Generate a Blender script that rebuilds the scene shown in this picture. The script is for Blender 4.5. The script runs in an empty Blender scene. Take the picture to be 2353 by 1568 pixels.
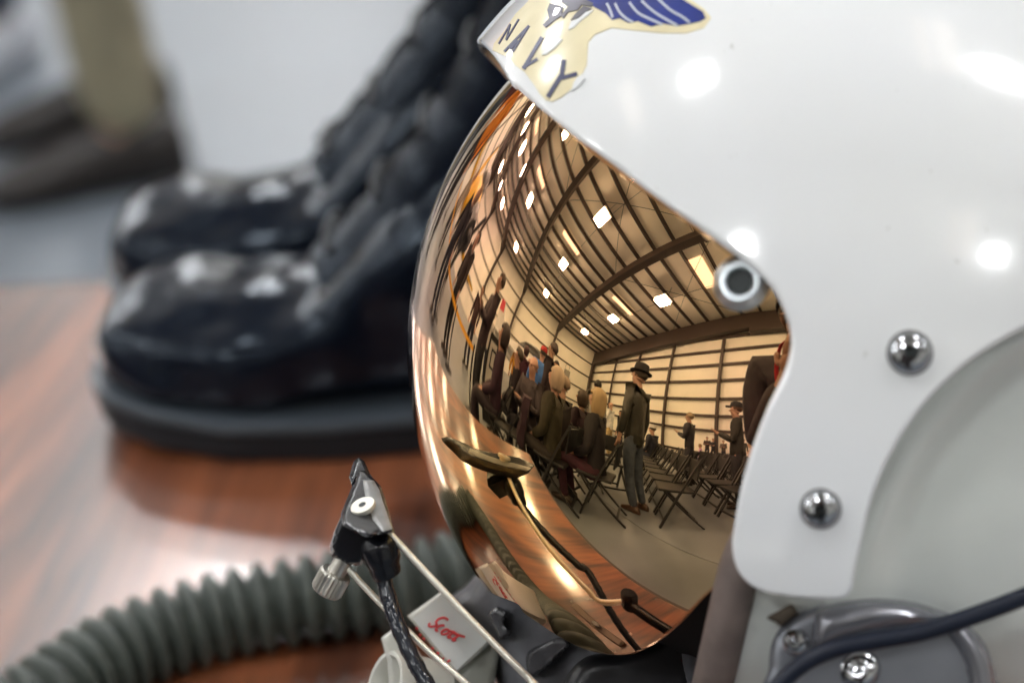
import bpy, bmesh, math, random
import numpy as np
from mathutils import Vector, Matrix, noise
from mathutils.geometry import delaunay_2d_cdt
random.seed(7)
rad = math.radians
SC = bpy.context.scene
COL = SC.collection

# ------------------------------------------------------------------ camera
ZC = 0.95                      # height of the middle of the visor above the floor
ZT = ZC - 0.155                # table top
RV = 0.1                       # visor radius
CEN = np.array([0., 0., ZC])
DCAM, ECAM, ROLL = 0.6, rad(27), rad(-7)
PCX, PCY, PR = 1864., 800., 934.
FPX = PR * math.sqrt(DCAM ** 2 - RV ** 2) / RV


def cam_basis(yaw, p, roll):
    fw = np.array([-math.sin(yaw) * math.cos(p), math.cos(yaw) * math.cos(p), -math.sin(p)])
    r = np.array([math.cos(yaw), math.sin(yaw), 0])
    u = np.cross(r, fw)
    return np.c_[math.cos(roll) * r + math.sin(roll) * u, -math.sin(roll) * r + math.cos(roll) * u, -fw]


_u = np.array([PCX - 1176., -(PCY - 784.), -FPX]); _u /= np.linalg.norm(_u)
_y, _p = 0., ECAM
for _ in range(80):
    _w = cam_basis(_y, _p, ROLL) @ _u
    _y += math.atan2(_w[0], _w[1])
    _p += math.asin(_w[2]) + ECAM
CM = cam_basis(_y, _p, ROLL)
CPOS = CEN - DCAM * np.array([0, math.cos(ECAM), -math.sin(ECAM)])
cam_d = bpy.data.cameras.new('camera')
cam = bpy.data.objects.new('camera', cam_d); COL.objects.link(cam)
M4 = Matrix.Identity(4)
for i in range(3):
    for j in range(3):
        M4[i][j] = CM[i, j]
    M4[i][3] = CPOS[i]
cam.matrix_world = M4
cam_d.sensor_width = 36
cam_d.lens = 36 * FPX / 2352
cam_d.clip_start = 0.02
cam_d.clip_end = 200
cam_d.dof.use_dof = True
cam_d.dof.focus_distance = 0.565
cam_d.dof.aperture_fstop = 8.4
cam_d.dof.aperture_blades = 8
SC.camera = cam

# ------------------------------------------------------------------ world, exposure
W = bpy.data.worlds.new('World'); SC.world = W
W.use_nodes = True
W.node_tree.nodes['Background'].inputs[0].default_value = (0.75, 0.8, 0.9, 1)
W.node_tree.nodes['Background'].inputs[1].default_value = 0.02
SC.view_settings.view_transform = 'Standard'
SC.view_settings.look = 'None'
SC.view_settings.exposure = 0.33
SC.view_settings.gamma = 1.0
SC.cycles.use_denoising = True
SC.cycles.max_bounces = 10
SC.cycles.diffuse_bounces = 5
SC.cycles.glossy_bounces = 6
SC.cycles.sample_clamp_indirect = 12
LAMP = 58.0                    # strength of the hangar's lamp panels

# ------------------------------------------------------------------ helpers


def ray(P):
    P = np.atleast_2d(np.asarray(P, float))
    u = np.c_[P[:, 0] - 1176., -(P[:, 1] - 784.), -FPX * np.ones(len(P))]
    u /= np.linalg.norm(u, axis=1)[:, None]
    return u @ CM.T


def at_z(P, z):
    d = ray(P)
    return CPOS + ((z - CPOS[2]) / d[:, 2])[:, None] * d


def at_depth(P, dep):
    """points on the sight lines at a depth along the optical axis"""
    d = ray(P)
    c = -(d @ CM[:, 2])
    return CPOS + (np.broadcast_to(np.asarray(dep, float), (len(d),)) / c)[:, None] * d


def depth_of(X):
    return -((np.asarray(X) - CPOS) @ CM[:, 2])


MATS = {}


def mat(name, col, rough=0.5, metal=0.0, spec=0.5, emit=None, estr=0.0, var=0.0, vscale=20.0, bump=0.0, bscale=200.0, coat=0.0, coat_r=0.05, rvar=0.0, stretch=None):
    if name in MATS:
        return MATS[name]
    m = bpy.data.materials.new(name); MATS[name] = m
    m.use_nodes = True
    nt = m.node_tree; N = nt.nodes; L = nt.links
    b = N['Principled BSDF']
    b.inputs['Base Color'].default_value = (*col, 1)
    b.inputs['Roughness'].default_value = rough
    b.inputs['Metallic'].default_value = metal
    b.inputs['Specular IOR Level'].default_value = spec
    b.inputs['Coat Weight'].default_value = coat
    b.inputs['Coat Roughness'].default_value = coat_r
    if emit:
        b.inputs['Emission Color'].default_value = (*emit, 1)
        b.inputs['Emission Strength'].default_value = estr
    if var or bump or rvar:
        tc = N.new('ShaderNodeTexCoord')
        src = tc.outputs['Object']
        if stretch:
            mp = N.new('ShaderNodeMapping'); mp.inputs['Scale'].default_value = stretch
            L.new(src, mp.inputs['Vector']); src = mp.outputs['Vector']
    if var or rvar:
        n = N.new('ShaderNodeTexNoise'); n.inputs['Scale'].default_value = vscale; n.inputs['Detail'].default_value = 6
        L.new(src, n.inputs['Vector'])
        if var:
            r = N.new('ShaderNodeValToRGB')
            r.color_ramp.elements[0].position = 0.3; r.color_ramp.elements[1].position = 0.7
            r.color_ramp.elements[0].color = (*[c * (1 - var) for c in col], 1)
            r.color_ramp.elements[1].color = (*[min(1, c * (1 + var)) for c in col], 1)
            L.new(n.outputs['Fac'], r.inputs['Fac']); L.new(r.outputs['Color'], b.inputs['Base Color'])
        if rvar:
            q = N.new('ShaderNodeMapRange'); q.inputs['From Min'].default_value = 0.3; q.inputs['From Max'].default_value = 0.7
            q.inputs['To Min'].default_value = max(0.0, rough - rvar); q.inputs['To Max'].default_value = rough + rvar
            L.new(n.outputs['Fac'], q.inputs['Value']); L.new(q.outputs['Result'], b.inputs['Roughness'])
    if bump:
        n2 = N.new('ShaderNodeTexNoise'); n2.inputs['Scale'].default_value = bscale; n2.inputs['Detail'].default_value = 5
        L.new(src, n2.inputs['Vector'])
        bp = N.new('ShaderNodeBump'); bp.inputs['Strength'].default_value = bump; bp.inputs['Distance'].default_value = 0.2 / bscale
        L.new(n2.outputs['Fac'], bp.inputs['Height']); L.new(bp.outputs['Normal'], b.inputs['Normal'])
    return m


def tag(o, label=None, cat=None, group=None, kind=None):
    if label: o['label'] = label
    if cat: o['category'] = cat
    if group: o['group'] = group
    if kind: o['kind'] = kind
    return o


def empty(name, loc=(0, 0, 0), rz=0.0, parent=None):
    o = bpy.data.objects.new(name, None); COL.objects.link(o)
    o.location = loc; o.rotation_euler = (0, 0, rz); o.empty_display_size = 0.05
    if parent: o.parent = parent
    return o


def link(name, me, m=None, parent=None, loc=None, rz=None):
    o = bpy.data.objects.new(name, me); COL.objects.link(o)
    if m is not None:
        for k in (m if isinstance(m, (list, tuple)) else [m]):
            me.materials.append(k)
    if parent is not None: o.parent = parent
    if loc is not None: o.location = loc
    if rz is not None: o.rotation_euler = (0, 0, rz)
    return o


def mesh_from(name, V, Fc, smooth=True):
    me = bpy.data.meshes.new(name)
    me.from_pydata([tuple(map(float, v)) for v in V], [], [tuple(map(int, f)) for f in Fc])
    me.validate(); me.update()
    if smooth:
        me.polygons.foreach_set('use_smooth', [True] * len(me.polygons))
    return me


class MB:
    """collects simple solids and links them as one mesh"""
    def __init__(s): s.V = []; s.F = []; s.S = []
    def add(s, V, Fc, smooth=False):
        n = len(s.V); s.V += [tuple(v) for v in V]; s.F += [tuple(i + n for i in f) for f in Fc]; s.S += [smooth] * len(Fc)
    def box(s, c, size, R=None):
        c = Vector(c); h = Vector(size) / 2
        V = [Vector((x * h.x, y * h.y, z * h.z)) for x in (-1, 1) for y in (-1, 1) for z in (-1, 1)]
        if R is not None: V = [R @ v for v in V]
        s.add([v + c for v in V], [(0, 1, 3, 2), (4, 6, 7, 5), (0, 4, 5, 1), (2, 3, 7, 6), (0, 2, 6, 4), (1, 5, 7, 3)])
    def bar(s, a, b, w, t, up=(0, 0, 1)):
        a = Vector(a); b = Vector(b); d = (b - a); l = d.length; d.normalize()
        u = Vector(up)
        x = d.cross(u)
        if x.length < 1e-4: x = d.cross(Vector((0, 1, 0)))
        x.normalize(); y = x.cross(d)
        R = Matrix((x, d, y)).transposed()
        s.box((a + b) / 2, (w, l, t), R)
    def tube(s, pts, r, n=10, caps=True, radii=None):
        pts = [Vector(p) for p in pts]
        m = len(pts); rings = []
        t = (pts[1] - pts[0]).normalized()
        x = t.orthogonal().normalized()
        for i, p in enumerate(pts):
            t2 = (pts[min(i + 1, m - 1)] - pts[max(i - 1, 0)]).normalized()
            x = (x - t2 * x.dot(t2)); x.normalize(); y = t2.cross(x)
            rr = radii[i] if radii is not None else r
            rings.append([p + (x * math.cos(a) + y * math.sin(a)) * rr for a in [2 * math.pi * k / n for k in range(n)]])
        V = [v for q in rings for v in q]
        Fc = [(i * n + k, i * n + (k + 1) % n, (i + 1) * n + (k + 1) % n, (i + 1) * n + k) for i in range(m - 1) for k in range(n)]
        if caps: Fc += [tuple(range(n))[::-1], tuple((m - 1) * n + k for k in range(n))]
        s.add(V, Fc, True)
    def lathe(s, o, axis, prof, n=32, close=True):
        """prof: list of (radius, height along the axis)"""
        o = Vector(o); ax = Vector(axis).normalized(); x = ax.orthogonal().normalized(); y = ax.cross(x)
        V = [o + ax * h + (x * math.cos(2 * math.pi * k / n) + y * math.sin(2 * math.pi * k / n)) * r for r, h in prof for k in range(n)]
        m = len(prof)
        Fc = [(i * n + k, i * n + (k + 1) % n, (i + 1) * n + (k + 1) % n, (i + 1) * n + k) for i in range(m - 1) for k in range(n)]
        if close:
            if prof[0][0] > 1e-6: Fc.append(tuple(range(n))[::-1])
            if prof[-1][0] > 1e-6: Fc.append(tuple((m - 1) * n + k for k in range(n)))
        s.add(V, Fc, True)
    def build(s, name, m=None, parent=None, loc=None, rz=None, auto=40):
        me = mesh_from(name, s.V, s.F, False)
        me.polygons.foreach_set('use_smooth', s.S if len(s.S) == len(me.polygons) else [False] * len(me.polygons))
        o = link(name, me, m, parent, loc, rz)
        if any(s.S): me.set_sharp_from_angle(angle=rad(auto))
        return o


def spline(P, h, closed=False):
    """Catmull-Rom through P resampled at about h"""
    P = np.asarray(P, float); n = len(P); out = []
    for i in range(n if closed else n - 1):
        g = lambda k: P[k % n] if closed else P[min(max(k, 0), n - 1)]
        a, b, c, d = g(i - 1), g(i), g(i + 1), g(i + 2)
        k = max(1, int(math.ceil(np.linalg.norm(c - b) / h)))
        for t in np.arange(k) / k:
            out.append(0.5 * (2 * b + (c - a) * t + (2 * a - 5 * b + 4 * c - d) * t * t + (3 * b - a - 3 * c + d) * t ** 3))
    if not closed: out.append(P[-1])
    return np.array(out)


def dense(P, h):
    """closed polygon with straight sides resampled at about h"""
    P = np.asarray(P, float); out = []
    for a, b in zip(P, np.roll(P, -1, 0)):
        k = max(1, int(math.ceil(np.linalg.norm(b - a) / h)))
        out += [a + (b - a) * t for t in np.arange(k) / k]
    return np.array(out)


def inside(Q, B):
    x, y = Q[:, 0][:, None], Q[:, 1][:, None]
    x0, y0 = B[:, 0][None], B[:, 1][None]; x1, y1 = np.roll(B[:, 0], -1)[None], np.roll(B[:, 1], -1)[None]
    c = ((y0 > y) != (y1 > y)) & (x < (x1 - x0) * (y - y0) / (y1 - y0 + 1e-30) + x0)
    return c.sum(1) % 2 == 1


def edge_dist(Q, B):
    out = np.empty(len(Q))
    A = B; D = np.roll(B, -1, 0) - B; L2 = (D ** 2).sum(1) + 1e-30
    for s in range(0, len(Q), 400):
        q = Q[s:s + 400][:, None, :]
        t = np.clip(((q - A) * D).sum(2) / L2, 0, 1)
        out[s:s + 400] = np.sqrt((((A + t[..., None] * D) - q) ** 2).sum(2).min(1))
    return out


def tri2d(B, h):
    """triangulate the inside of a closed, dense 2-D boundary with inner points about h apart: points, triangles, number of rim points"""
    lo, hi = B.min(0), B.max(0)
    gx, gy = np.meshgrid(np.arange(lo[0], hi[0], h), np.arange(lo[1], hi[1], h * 0.866))
    gx = gx + (np.arange(gx.shape[0]) % 2)[:, None] * h / 2
    G = np.c_[gx.ravel(), gy.ravel()]
    G = G[inside(G, B)]
    if len(G): G = G[edge_dist(G, B) > h * 0.55]
    P = np.r_[B, G]; n = len(B)
    v, e, f, *_ = delaunay_2d_cdt([Vector(p) for p in P], [(i, (i + 1) % n) for i in range(n)], [], 1, 1e-7)
    V = np.array([tuple(p) for p in v])
    T = np.array([tuple(t) for t in f if len(t) == 3], int)
    if len(V) != len(P): raise RuntimeError('crossing outline')
    a = V[T[:, 1]] - V[T[:, 0]]; b = V[T[:, 2]] - V[T[:, 0]]
    fl = (a[:, 0] * b[:, 1] - a[:, 1] * b[:, 0]) < 0
    T[fl] = T[fl][:, ::-1]
    return V, T, n


def num_normals(fn, V, eps):
    dx = (fn(V + [eps, 0]) - fn(V - [eps, 0])); dy = (fn(V + [0, eps]) - fn(V - [0, eps]))
    n = np.cross(dx, dy); return n / (np.linalg.norm(n, axis=1)[:, None] + 1e-20)


def shell(name, B, h, fn, thick, m, parent, eps=None, outward=None, lip=True):
    """a curved sheet of real thickness: 2-D outline B mapped by fn to 3-D, with a rounded rim"""
    V2, T, nb = tri2d(B, h)
    P = fn(V2); Nn = num_normals(fn, V2, eps or h * 0.2)
    if outward is not None:
        s = np.sign(((P - outward) * Nn).sum(1).mean())
        if s < 0: Nn = -Nn; T = T[:, ::-1]
    n = len(P)
    rim = np.arange(nb)
    tang = np.roll(P[rim], -1, 0) - np.roll(P[rim], 1, 0)
    out = np.cross(tang, Nn[rim]); out /= np.linalg.norm(out, axis=1)[:, None] + 1e-20
    ctr = P[rim].mean(0)
    # orient outward by the triangle fan: the inner neighbours lie on the other side
    inner = np.zeros((nb, 3)); cnt = np.zeros(nb)
    for t in T:
        g = P[t].mean(0)
        for k in t:
            if k < nb: inner[k] += g; cnt[k] += 1
    inner /= np.maximum(cnt, 1)[:, None]
    if ((P[rim] - inner) * out).sum() < 0: out = -out
    VV = [P]; NN = [Nn]; FF = [tuple(t) for t in T]
    prev = rim
    if lip:
        for a in (30, 60, 90, 120, 150):
            a = rad(a)
            VV.append(P[rim] + out * (thick / 2 * math.sin(a)) * 0.8 - Nn[rim] * (thick / 2 * (1 - math.cos(a))))
            NN.append(out * math.sin(a) + Nn[rim] * math.cos(a))
            cur = np.arange(nb) + sum(len(q) for q in VV[:-1])
            FF += [(prev[i], prev[(i + 1) % nb], cur[(i + 1) % nb], cur[i]) for i in range(nb)]
            prev = cur
    base = sum(len(q) for q in VV)
    VV.append(P - Nn * thick); NN.append(-Nn)
    cur = rim + base
    FF += [(prev[i], prev[(i + 1) % nb], cur[(i + 1) % nb], cur[i]) for i in range(nb)]
    FF += [tuple((t + base)[::-1]) for t in T]
    me = bpy.data.meshes.new(name)
    VV = np.concatenate(VV); NN = np.concatenate(NN)
    ok = []
    for f in FF:          # every face looks the way its normals do
        p = VV[list(f[:3])]; fn_ = np.cross(p[1] - p[0], p[2] - p[0])
        if len(f) == 4:
            p2 = VV[[f[0], f[2], f[3]]]; fn_ = fn_ + np.cross(p2[1] - p2[0], p2[2] - p2[0])
        ok.append(tuple(f) if fn_ @ NN[list(f)].sum(0) >= 0 else tuple(f)[::-1])
    FF = ok
    me.from_pydata(VV.tolist(), [], [tuple(map(int, f)) for f in FF]); me.update()
    me.polygons.foreach_set('use_smooth', [True] * len(me.polygons))
    # rim quads must face away from the sheet
    me.normals_split_custom_set_from_vertices((NN / (np.linalg.norm(NN, axis=1)[:, None] + 1e-20)).tolist())
    return link(name, me, m, parent)


def plate(name, poly, dep, thick, m, parent, bulge=0.0, soft=12.0, h=12.0, smooth_outline=True, slope=None, rim=0.25):
    """a solid with a traced outline: facing the viewer at depth dep, domed by bulge towards the viewer, thick behind"""
    B = spline(poly, h, True) if smooth_outline else dense(poly, h)
    V2, T, nb = tri2d(B, h)
    e = edge_dist(V2, B); e[:nb] = 0
    k = np.clip(e / soft, 0, 1); k = np.sqrt(1 - (1 - k) ** 2)
    dd = np.full(len(V2), float(dep))
    if slope is not None:
        dd = dd + (V2[:, 0] - slope[0]) * slope[2] + (V2[:, 1] - slope[1]) * slope[3]
    front = at_depth(V2, dd - bulge * k)
    d = ray(V2)
    back = at_depth(V2[:nb], dd[:nb] + thick)
    n = len(V2)
    FF = [tuple(t) for t in T] + [((i + 1) % nb, i, n + i, n + (i + 1) % nb) for i in range(nb)] + [tuple(n + i for i in range(nb))]
    me = mesh_from(name, np.r_[front, back], FF, True)
    bm = bmesh.new(); bm.from_mesh(me); bmesh.ops.recalc_face_normals(bm, faces=bm.faces); bm.to_mesh(me); bm.free()
    me.set_sharp_from_angle(angle=rad(50))
    return link(name, me, m, parent)


def stroke(a, b, w):
    a, b = np.array(a, float), np.array(b, float); d = (b - a) / np.linalg.norm(b - a); p = np.array([-d[1], d[0]]) * w / 2
    return [a + p, b + p, b - p, a - p]


def lofts(sections, closed_ends=True):
    """rings of equal length -> verts, faces"""
    n = len(sections[0]); V = [v for s in sections for v in s]; m = len(sections)
    Fc = [(i * n + k, i * n + (k + 1) % n, (i + 1) * n + (k + 1) % n, (i + 1) * n + k) for i in range(m - 1) for k in range(n)]
    if closed_ends: Fc += [tuple(range(n))[::-1], tuple((m - 1) * n + k for k in range(n))]
    return V, Fc


def recalc(o):
    bm = bmesh.new(); bm.from_mesh(o.data); bmesh.ops.recalc_face_normals(bm, faces=bm.faces); bm.to_mesh(o.data); bm.free()
    return o


def copy_tree(o, parent=None):
    c = o.copy(); COL.objects.link(c)
    if parent is not None: c.parent = parent
    for ch in list(o.children): copy_tree(ch, c)
    return c


def ss(a, b, x):
    t = np.clip((x - a) / (b - a), 0, 1); return t * t * (3 - 2 * t)

#SECTION hangar
# ------------------------------------------------------------------ hangar (what the visor mirrors)
A0 = rad(4.)
KS = ZC / 0.88
M_wall = mat('white insulation wall', (0.85, 0.83, 0.76), 0.6, var=0.06, vscale=0.4)
M_roof = mat('white insulation roof', (0.87, 0.84, 0.77), 0.7, var=0.05, vscale=0.3)
M_steel = mat('red brown primed steel', (0.05, 0.034, 0.03), 0.5)
M_conc = mat('polished grey concrete', (0.168, 0.192, 0.220), 0.36, var=0.28, vscale=.7, rvar=0.08)
M_lamp = mat('lamp diffuser', (0.9, 0.9, 0.9), 0.5, emit=(0.985, 0.99, 1.0), estr=LAMP)
M_lampbox = mat('lamp housing', (0.6, 0.6, 0.6), 0.4)
M_sky = mat('translucent skylight', (0.8, 0.8, 0.8), 0.5, emit=(1, 0.86, 0.74), estr=1.6)
X0, X1, Y0, Y1 = -34.5, 22.0, -15.1, 33.0
zroof = lambda x: ZC + 11.6 - 0.05 * abs(x + 6.0)


def hang(x, y, z=0.0):
    return Vector((x * math.cos(A0) - y * math.sin(A0), x * math.sin(A0) + y * math.cos(A0), z))


floor = tag(empty('floor', (0, 0, 0), A0), 'grey polished concrete hangar floor cut into large slabs', 'floor', kind='structure')
NX, NY = 9, 7
sx, sy = (X1 - X0) / NX, (Y1 - Y0) / NY
mb = MB(); mb.box((0, 0, -0.1), (sx - 0.01, sy - 0.01, 0.2))
s0 = mb.build('slab', M_conc, floor)
for i in range(NX):
    for j in range(NY):
        s = s0 if i == j == 0 else s0.copy()
        if s is not s0: COL.objects.link(s); s.parent = floor
        s.location = (X0 + sx * (i + .5), Y0 + sy * (j + .5), random.uniform(-.001, .001))
mb = MB(); mb.box(((X0 + X1) / 2, (Y0 + Y1) / 2, -0.3), (X1 - X0 + 2, Y1 - Y0 + 2, 0.36))
mb.build('joint_bed', mat('dark joint filler', (0.1, 0.1, 0.1), 0.8), floor)

hangar = tag(empty('hangar', (0, 0, 0), A0), 'steel framed hangar with white lined walls, dark girts and purlins', 'hangar')
for c, s in (((X0 - .15, (Y0 + Y1) / 2, 6.6), (.2, Y1 - Y0 + .6, 13.2)), ((X1 + .15, (Y0 + Y1) / 2, 6.6), (.2, Y1 - Y0 + .6, 13.2)),
             (((X0 + X1) / 2, Y0 - .15, 6.6), (X1 - X0, .2, 13.2)), (((X0 + X1) / 2, Y1 + .15, 6.6), (X1 - X0, .2, 13.2))):
    mb = MB(); mb.box(c, s); mb.build('wall', M_wall, hangar)
for xa, xb in ((X0 - .4, -6.0), (-6.0, X1 + .4)):
    mb = MB(); a = Vector((xa, 0, zroof(xa) + .1)); b = Vector((xb, 0, zroof(xb) + .1))
    mb.bar(a + Vector((0, (Y0 + Y1) / 2, 0)), b + Vector((0, (Y0 + Y1) / 2, 0)), Y1 - Y0 + 1, .1)
    mb.build('roof_sheet', M_roof, hangar)
girt_z = [0.45, 2.35, 3.55, 4.95, 6.5, 7.9, 9.2, 10.5]
for z in girt_z:
    mb = MB(); mb.box(((X0 + X1) / 2, Y0 + .06, z), (X1 - X0, .2, .2)); mb.build('girt', M_steel, hangar)
for z in (2.35, 4.6, 6.9, 9.0):
    for xw in (X0 + .06, X1 - .06):
        mb = MB(); mb.box((xw, (Y0 + Y1) / 2, z), (.2, Y1 - Y0, .16)); mb.build('girt', M_steel, hangar)
    mb = MB(); mb.box(((X0 + X1) / 2, Y1 - .06, z), (X1 - X0, .2, .2)); mb.build('girt', M_steel, hangar)
for x in (-25.8, -20.1, -14.4, -8.5, -2.8, 2.9, 8.6, 14.3):
    mb = MB(); mb.box((x, Y0 + .26, 5), (.26, .2, 10.4)); mb.build('column', M_steel, hangar)
    mb = MB(); mb.box((x, Y1 - .26, 5), (.26, .2, 10.4)); mb.build('column', M_steel, hangar)
BAY = (Y1 - Y0) / 5
for k in range(6):
    y = Y0 + BAY * k
    yy = min(max(y, Y0 + .5), Y1 - .5)
    dz = 1.5 if k in (0, 5) else .85
    for xa, xb in ((X0 + .3, -6.0), (-6.0, X1 - .3)):
        mb = MB()
        a = Vector((xa, yy, zroof(xa) - .3)); b = Vector((xb, yy, zroof(xb) - .3))
        w = .6
        V = [(a.x, yy - w / 2, a.z), (b.x, yy - w / 2, b.z), (b.x, yy - w / 2, b.z - dz), (a.x, yy - w / 2, a.z - dz * 1.25)]
        V += [(v[0], yy + w / 2, v[2]) for v in V]
        mb.add(V, [(0, 1, 2, 3), (7, 6, 5, 4), (0, 4, 5, 1), (1, 5, 6, 2), (2, 6, 7, 3), (3, 7, 4, 0)])
        mb.build('rafter', M_steel, hangar)
    for xw, sgn in ((X0 + .1, 1), (X1 - .1, -1)):
        mb = MB(); zt = zroof(xw) - .4
        V = [(xw, yy - .2, 0), (xw + sgn * .35, yy - .2, 0), (xw + sgn * .95, yy - .2, zt), (xw, yy - .2, zt)]
        V += [(v[0], yy + .2, v[2]) for v in V]
        mb.add(V, [(0, 1, 2, 3), (7, 6, 5, 4), (0, 4, 5, 1), (1, 5, 6, 2), (2, 6, 7, 3), (3, 7, 4, 0)])
        mb.build('column', M_steel, hangar)
x = X0 + .9
while x < X1 - .5:
    mb = MB(); mb.box((x, (Y0 + Y1) / 2, zroof(x) - .16), (.14, Y1 - Y0 - .2, .26)); mb.build('purlin', M_steel, hangar)
    x += 1.78
for j in range(-1, 4):
    for x in (-18.2, -8.1, 4.0, 14.0):
        mb = MB(); mb.box((x, j * 9.6 + .6, zroof(x) + .02), (1.1, 3.2, .02)); mb.build('skylight', M_sky, hangar)

for k in range(5):
    ya, yb = Y0 + BAY * k + .5, Y0 + BAY * (k + 1) - .5
    for xa, xb in ((-33, -24), (-15, -6), (6, 15)):
        for a_, b_ in (((xa, ya), (xb, yb)), ((xa, yb), (xb, ya))):
            mb = MB(); mb.tube([(a_[0], a_[1], zroof(a_[0]) - .42), (b_[0], b_[1], zroof(b_[0]) - .42)], .022, 6); mb.build('brace_rod', M_steel, hangar)
for x_ in (-22.5, -15.2, -7.0, 1.0, 9.5):
    mb = MB(); mb.tube([(x_, Y0 + .4, zroof(x_) - .38), (x_, Y1 - .4, zroof(x_) - .38)], .04, 8); mb.build('conduit', mat('galvanised conduit', (.35, .35, .34), .5, .4), hangar)
for y_ in np.arange(Y0 + BAY / 2, Y1, BAY):
    mb = MB(); mb.tube([(X0 + .5, y_, zroof(X0) - .16), (-6.0, y_, zroof(-6.0) - .16), (X1 - .5, y_, zroof(X1) - .16)], .02, 6); mb.build('sag_rod', M_steel, hangar)
mb = MB(); mb.box((0, 0, .12), (1.35, 1.1, .12)); lb = mb
lamp0 = tag(empty('hangar_light'), 'rectangular white high bay light under the hangar roof', 'ceiling light', 'high bay lights in rows under the hangar roof')
lb.build('housing', M_lampbox, lamp0)
mb = MB(); mb.box((0, 0, -.06), (1.12, .92, .24)); mb.build('diffuser', M_lamp, lamp0)
for x in (-.5, .5):
    mb = MB(); mb.bar((x, 0, .18), (x, 0, 1.2), .03, .03); mb.build('hanger', M_steel, lamp0)
first = True
ORD = ['first', 'second', 'third', 'fourth', 'fifth', 'sixth', 'seventh', 'eighth', 'ninth', 'tenth', 'eleventh']
for j, y in enumerate((-9.1, -.2, 9.3, 14.0, 18.7, 23.4, 28.0)):  # the in-between rows beyond the table are unseen lamps added to raise its glare
    for i, x in enumerate((-28.6, -19.7, -11.7, -3.4, 5.2, 13.6)):
        l = lamp0 if first else copy_tree(lamp0); first = False
        l.location = hang(x, y, ZC + 9.9); l.rotation_euler = (0, 0, A0)
        l['label'] = 'white high bay light, %s from side wall, %s row from end wall' % (ORD[i], ORD[j])

#SECTION table
# ------------------------------------------------------------------ table


def wood_mat():
    m = bpy.data.materials.new('walnut laminate'); m.use_nodes = True
    N = m.node_tree.nodes; L = m.node_tree.links; b = N['Principled BSDF']
    tc = N.new('ShaderNodeTexCoord')
    mp = N.new('ShaderNodeMapping'); mp.inputs['Scale'].default_value = (1.0, 0.24, 1); mp.inputs['Rotation'].default_value = (0, 0, rad(8))
    L.new(tc.outputs['Object'], mp.inputs['Vector'])
    n1 = N.new('ShaderNodeTexNoise'); n1.inputs['Scale'].default_value = 5.5; n1.inputs['Detail'].default_value = 4; n1.inputs['Distortion'].default_value = 1.5
    L.new(mp.outputs['Vector'], n1.inputs['Vector'])
    mul = N.new('ShaderNodeMath'); mul.operation = 'MULTIPLY'; mul.inputs[1].default_value = 13.0
    L.new(n1.outputs['Fac'], mul.inputs[0])
    fr = N.new('ShaderNodeMath'); fr.operation = 'PINGPONG'; fr.inputs[1].default_value = 1.0
    L.new(mul.outputs[0], fr.inputs[0])
    n2 = N.new('ShaderNodeTexNoise'); n2.inputs['Scale'].default_value = 260; n2.inputs['Detail'].default_value = 3
    mp2 = N.new('ShaderNodeMapping'); mp2.inputs['Scale'].default_value = (1, .03, 1); mp2.inputs['Rotation'].default_value = (0, 0, rad(8))
    L.new(tc.outputs['Object'], mp2.inputs['Vector']); L.new(mp2.outputs['Vector'], n2.inputs['Vector'])
    mx = N.new('ShaderNodeMath'); mx.operation = 'MULTIPLY_ADD'; mx.inputs[1].default_value = .55
    L.new(fr.outputs[0], mx.inputs[0])
    m3 = N.new('ShaderNodeMath'); m3.operation = 'MULTIPLY'; m3.inputs[1].default_value = .6; L.new(n2.outputs['Fac'], m3.inputs[0])
    L.new(m3.outputs[0], mx.inputs[2])
    r = N.new('ShaderNodeValToRGB'); e = r.color_ramp.elements
    e[0].position = .18; e[0].color = (.020, .007, .005, 1); e[1].position = .85; e[1].color = (.27, .088, .036, 1)
    q = e.new(.5); q.color = (.125, .040, .018, 1)
    L.new(mx.outputs[0], r.inputs['Fac']); L.new(r.outputs['Color'], b.inputs['Base Color'])
    b.inputs['Roughness'].default_value = .40; b.inputs['Specular IOR Level'].default_value = .35
    b.inputs['Coat Weight'].default_value = 1.0; b.inputs['Coat Roughness'].default_value = .15; b.inputs['Coat IOR'].default_value = 2.1
    return m


TF = 0.405   # far edge of the table
table = tag(empty('table', (0, 0, 0), rad(-1.5)), 'dark walnut laminate table top under the helmet and boots', 'table')
mb = MB(); mb.box((0.25, (TF - .19) / 2, ZT - .0125), (1.9, TF + .19, .025)); o = mb.build('tabletop', wood_mat(), table)
bv = o.modifiers.new('round', 'BEVEL'); bv.width = .003; bv.segments = 3
mb = MB()
mb.box((0.25, TF + .0022, ZT - .015), (1.9, .004, .026)); mb.box((0.25, -.1922, ZT - .015), (1.9, .004, .026))
mb.build('edge_band', mat('dark edge band', (.03, .02, .016), .4), table)
mb = MB()
for x in (-.6, 1.1):
    pass
for x in (-.6, 1.1):
    for y in (-.14, TF - .08):
        mb = MB(); mb.tube([(x, y, .0), (x, y, ZT - .026)], .016, 12); mb.build('leg', mat('dark table steel', (.05, .05, .055), .35, .6), table)

#SECTION helmet
# ------------------------------------------------------------------ helmet
VV = np.array([0, -math.cos(ECAM), math.sin(ECAM)])          # from the visor's middle to the photographer
RR = CM[:, 0] - VV * (CM[:, 0] @ VV); RR /= np.linalg.norm(RR)
UU = np.cross(VV, RR)
YF = rad(3)
FF_ = -math.cos(YF) * RR + math.sin(YF) * VV                  # where the face points
SS_ = math.sin(YF) * RR + math.cos(YF) * VV                   # the wearer's side that is turned to us


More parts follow.
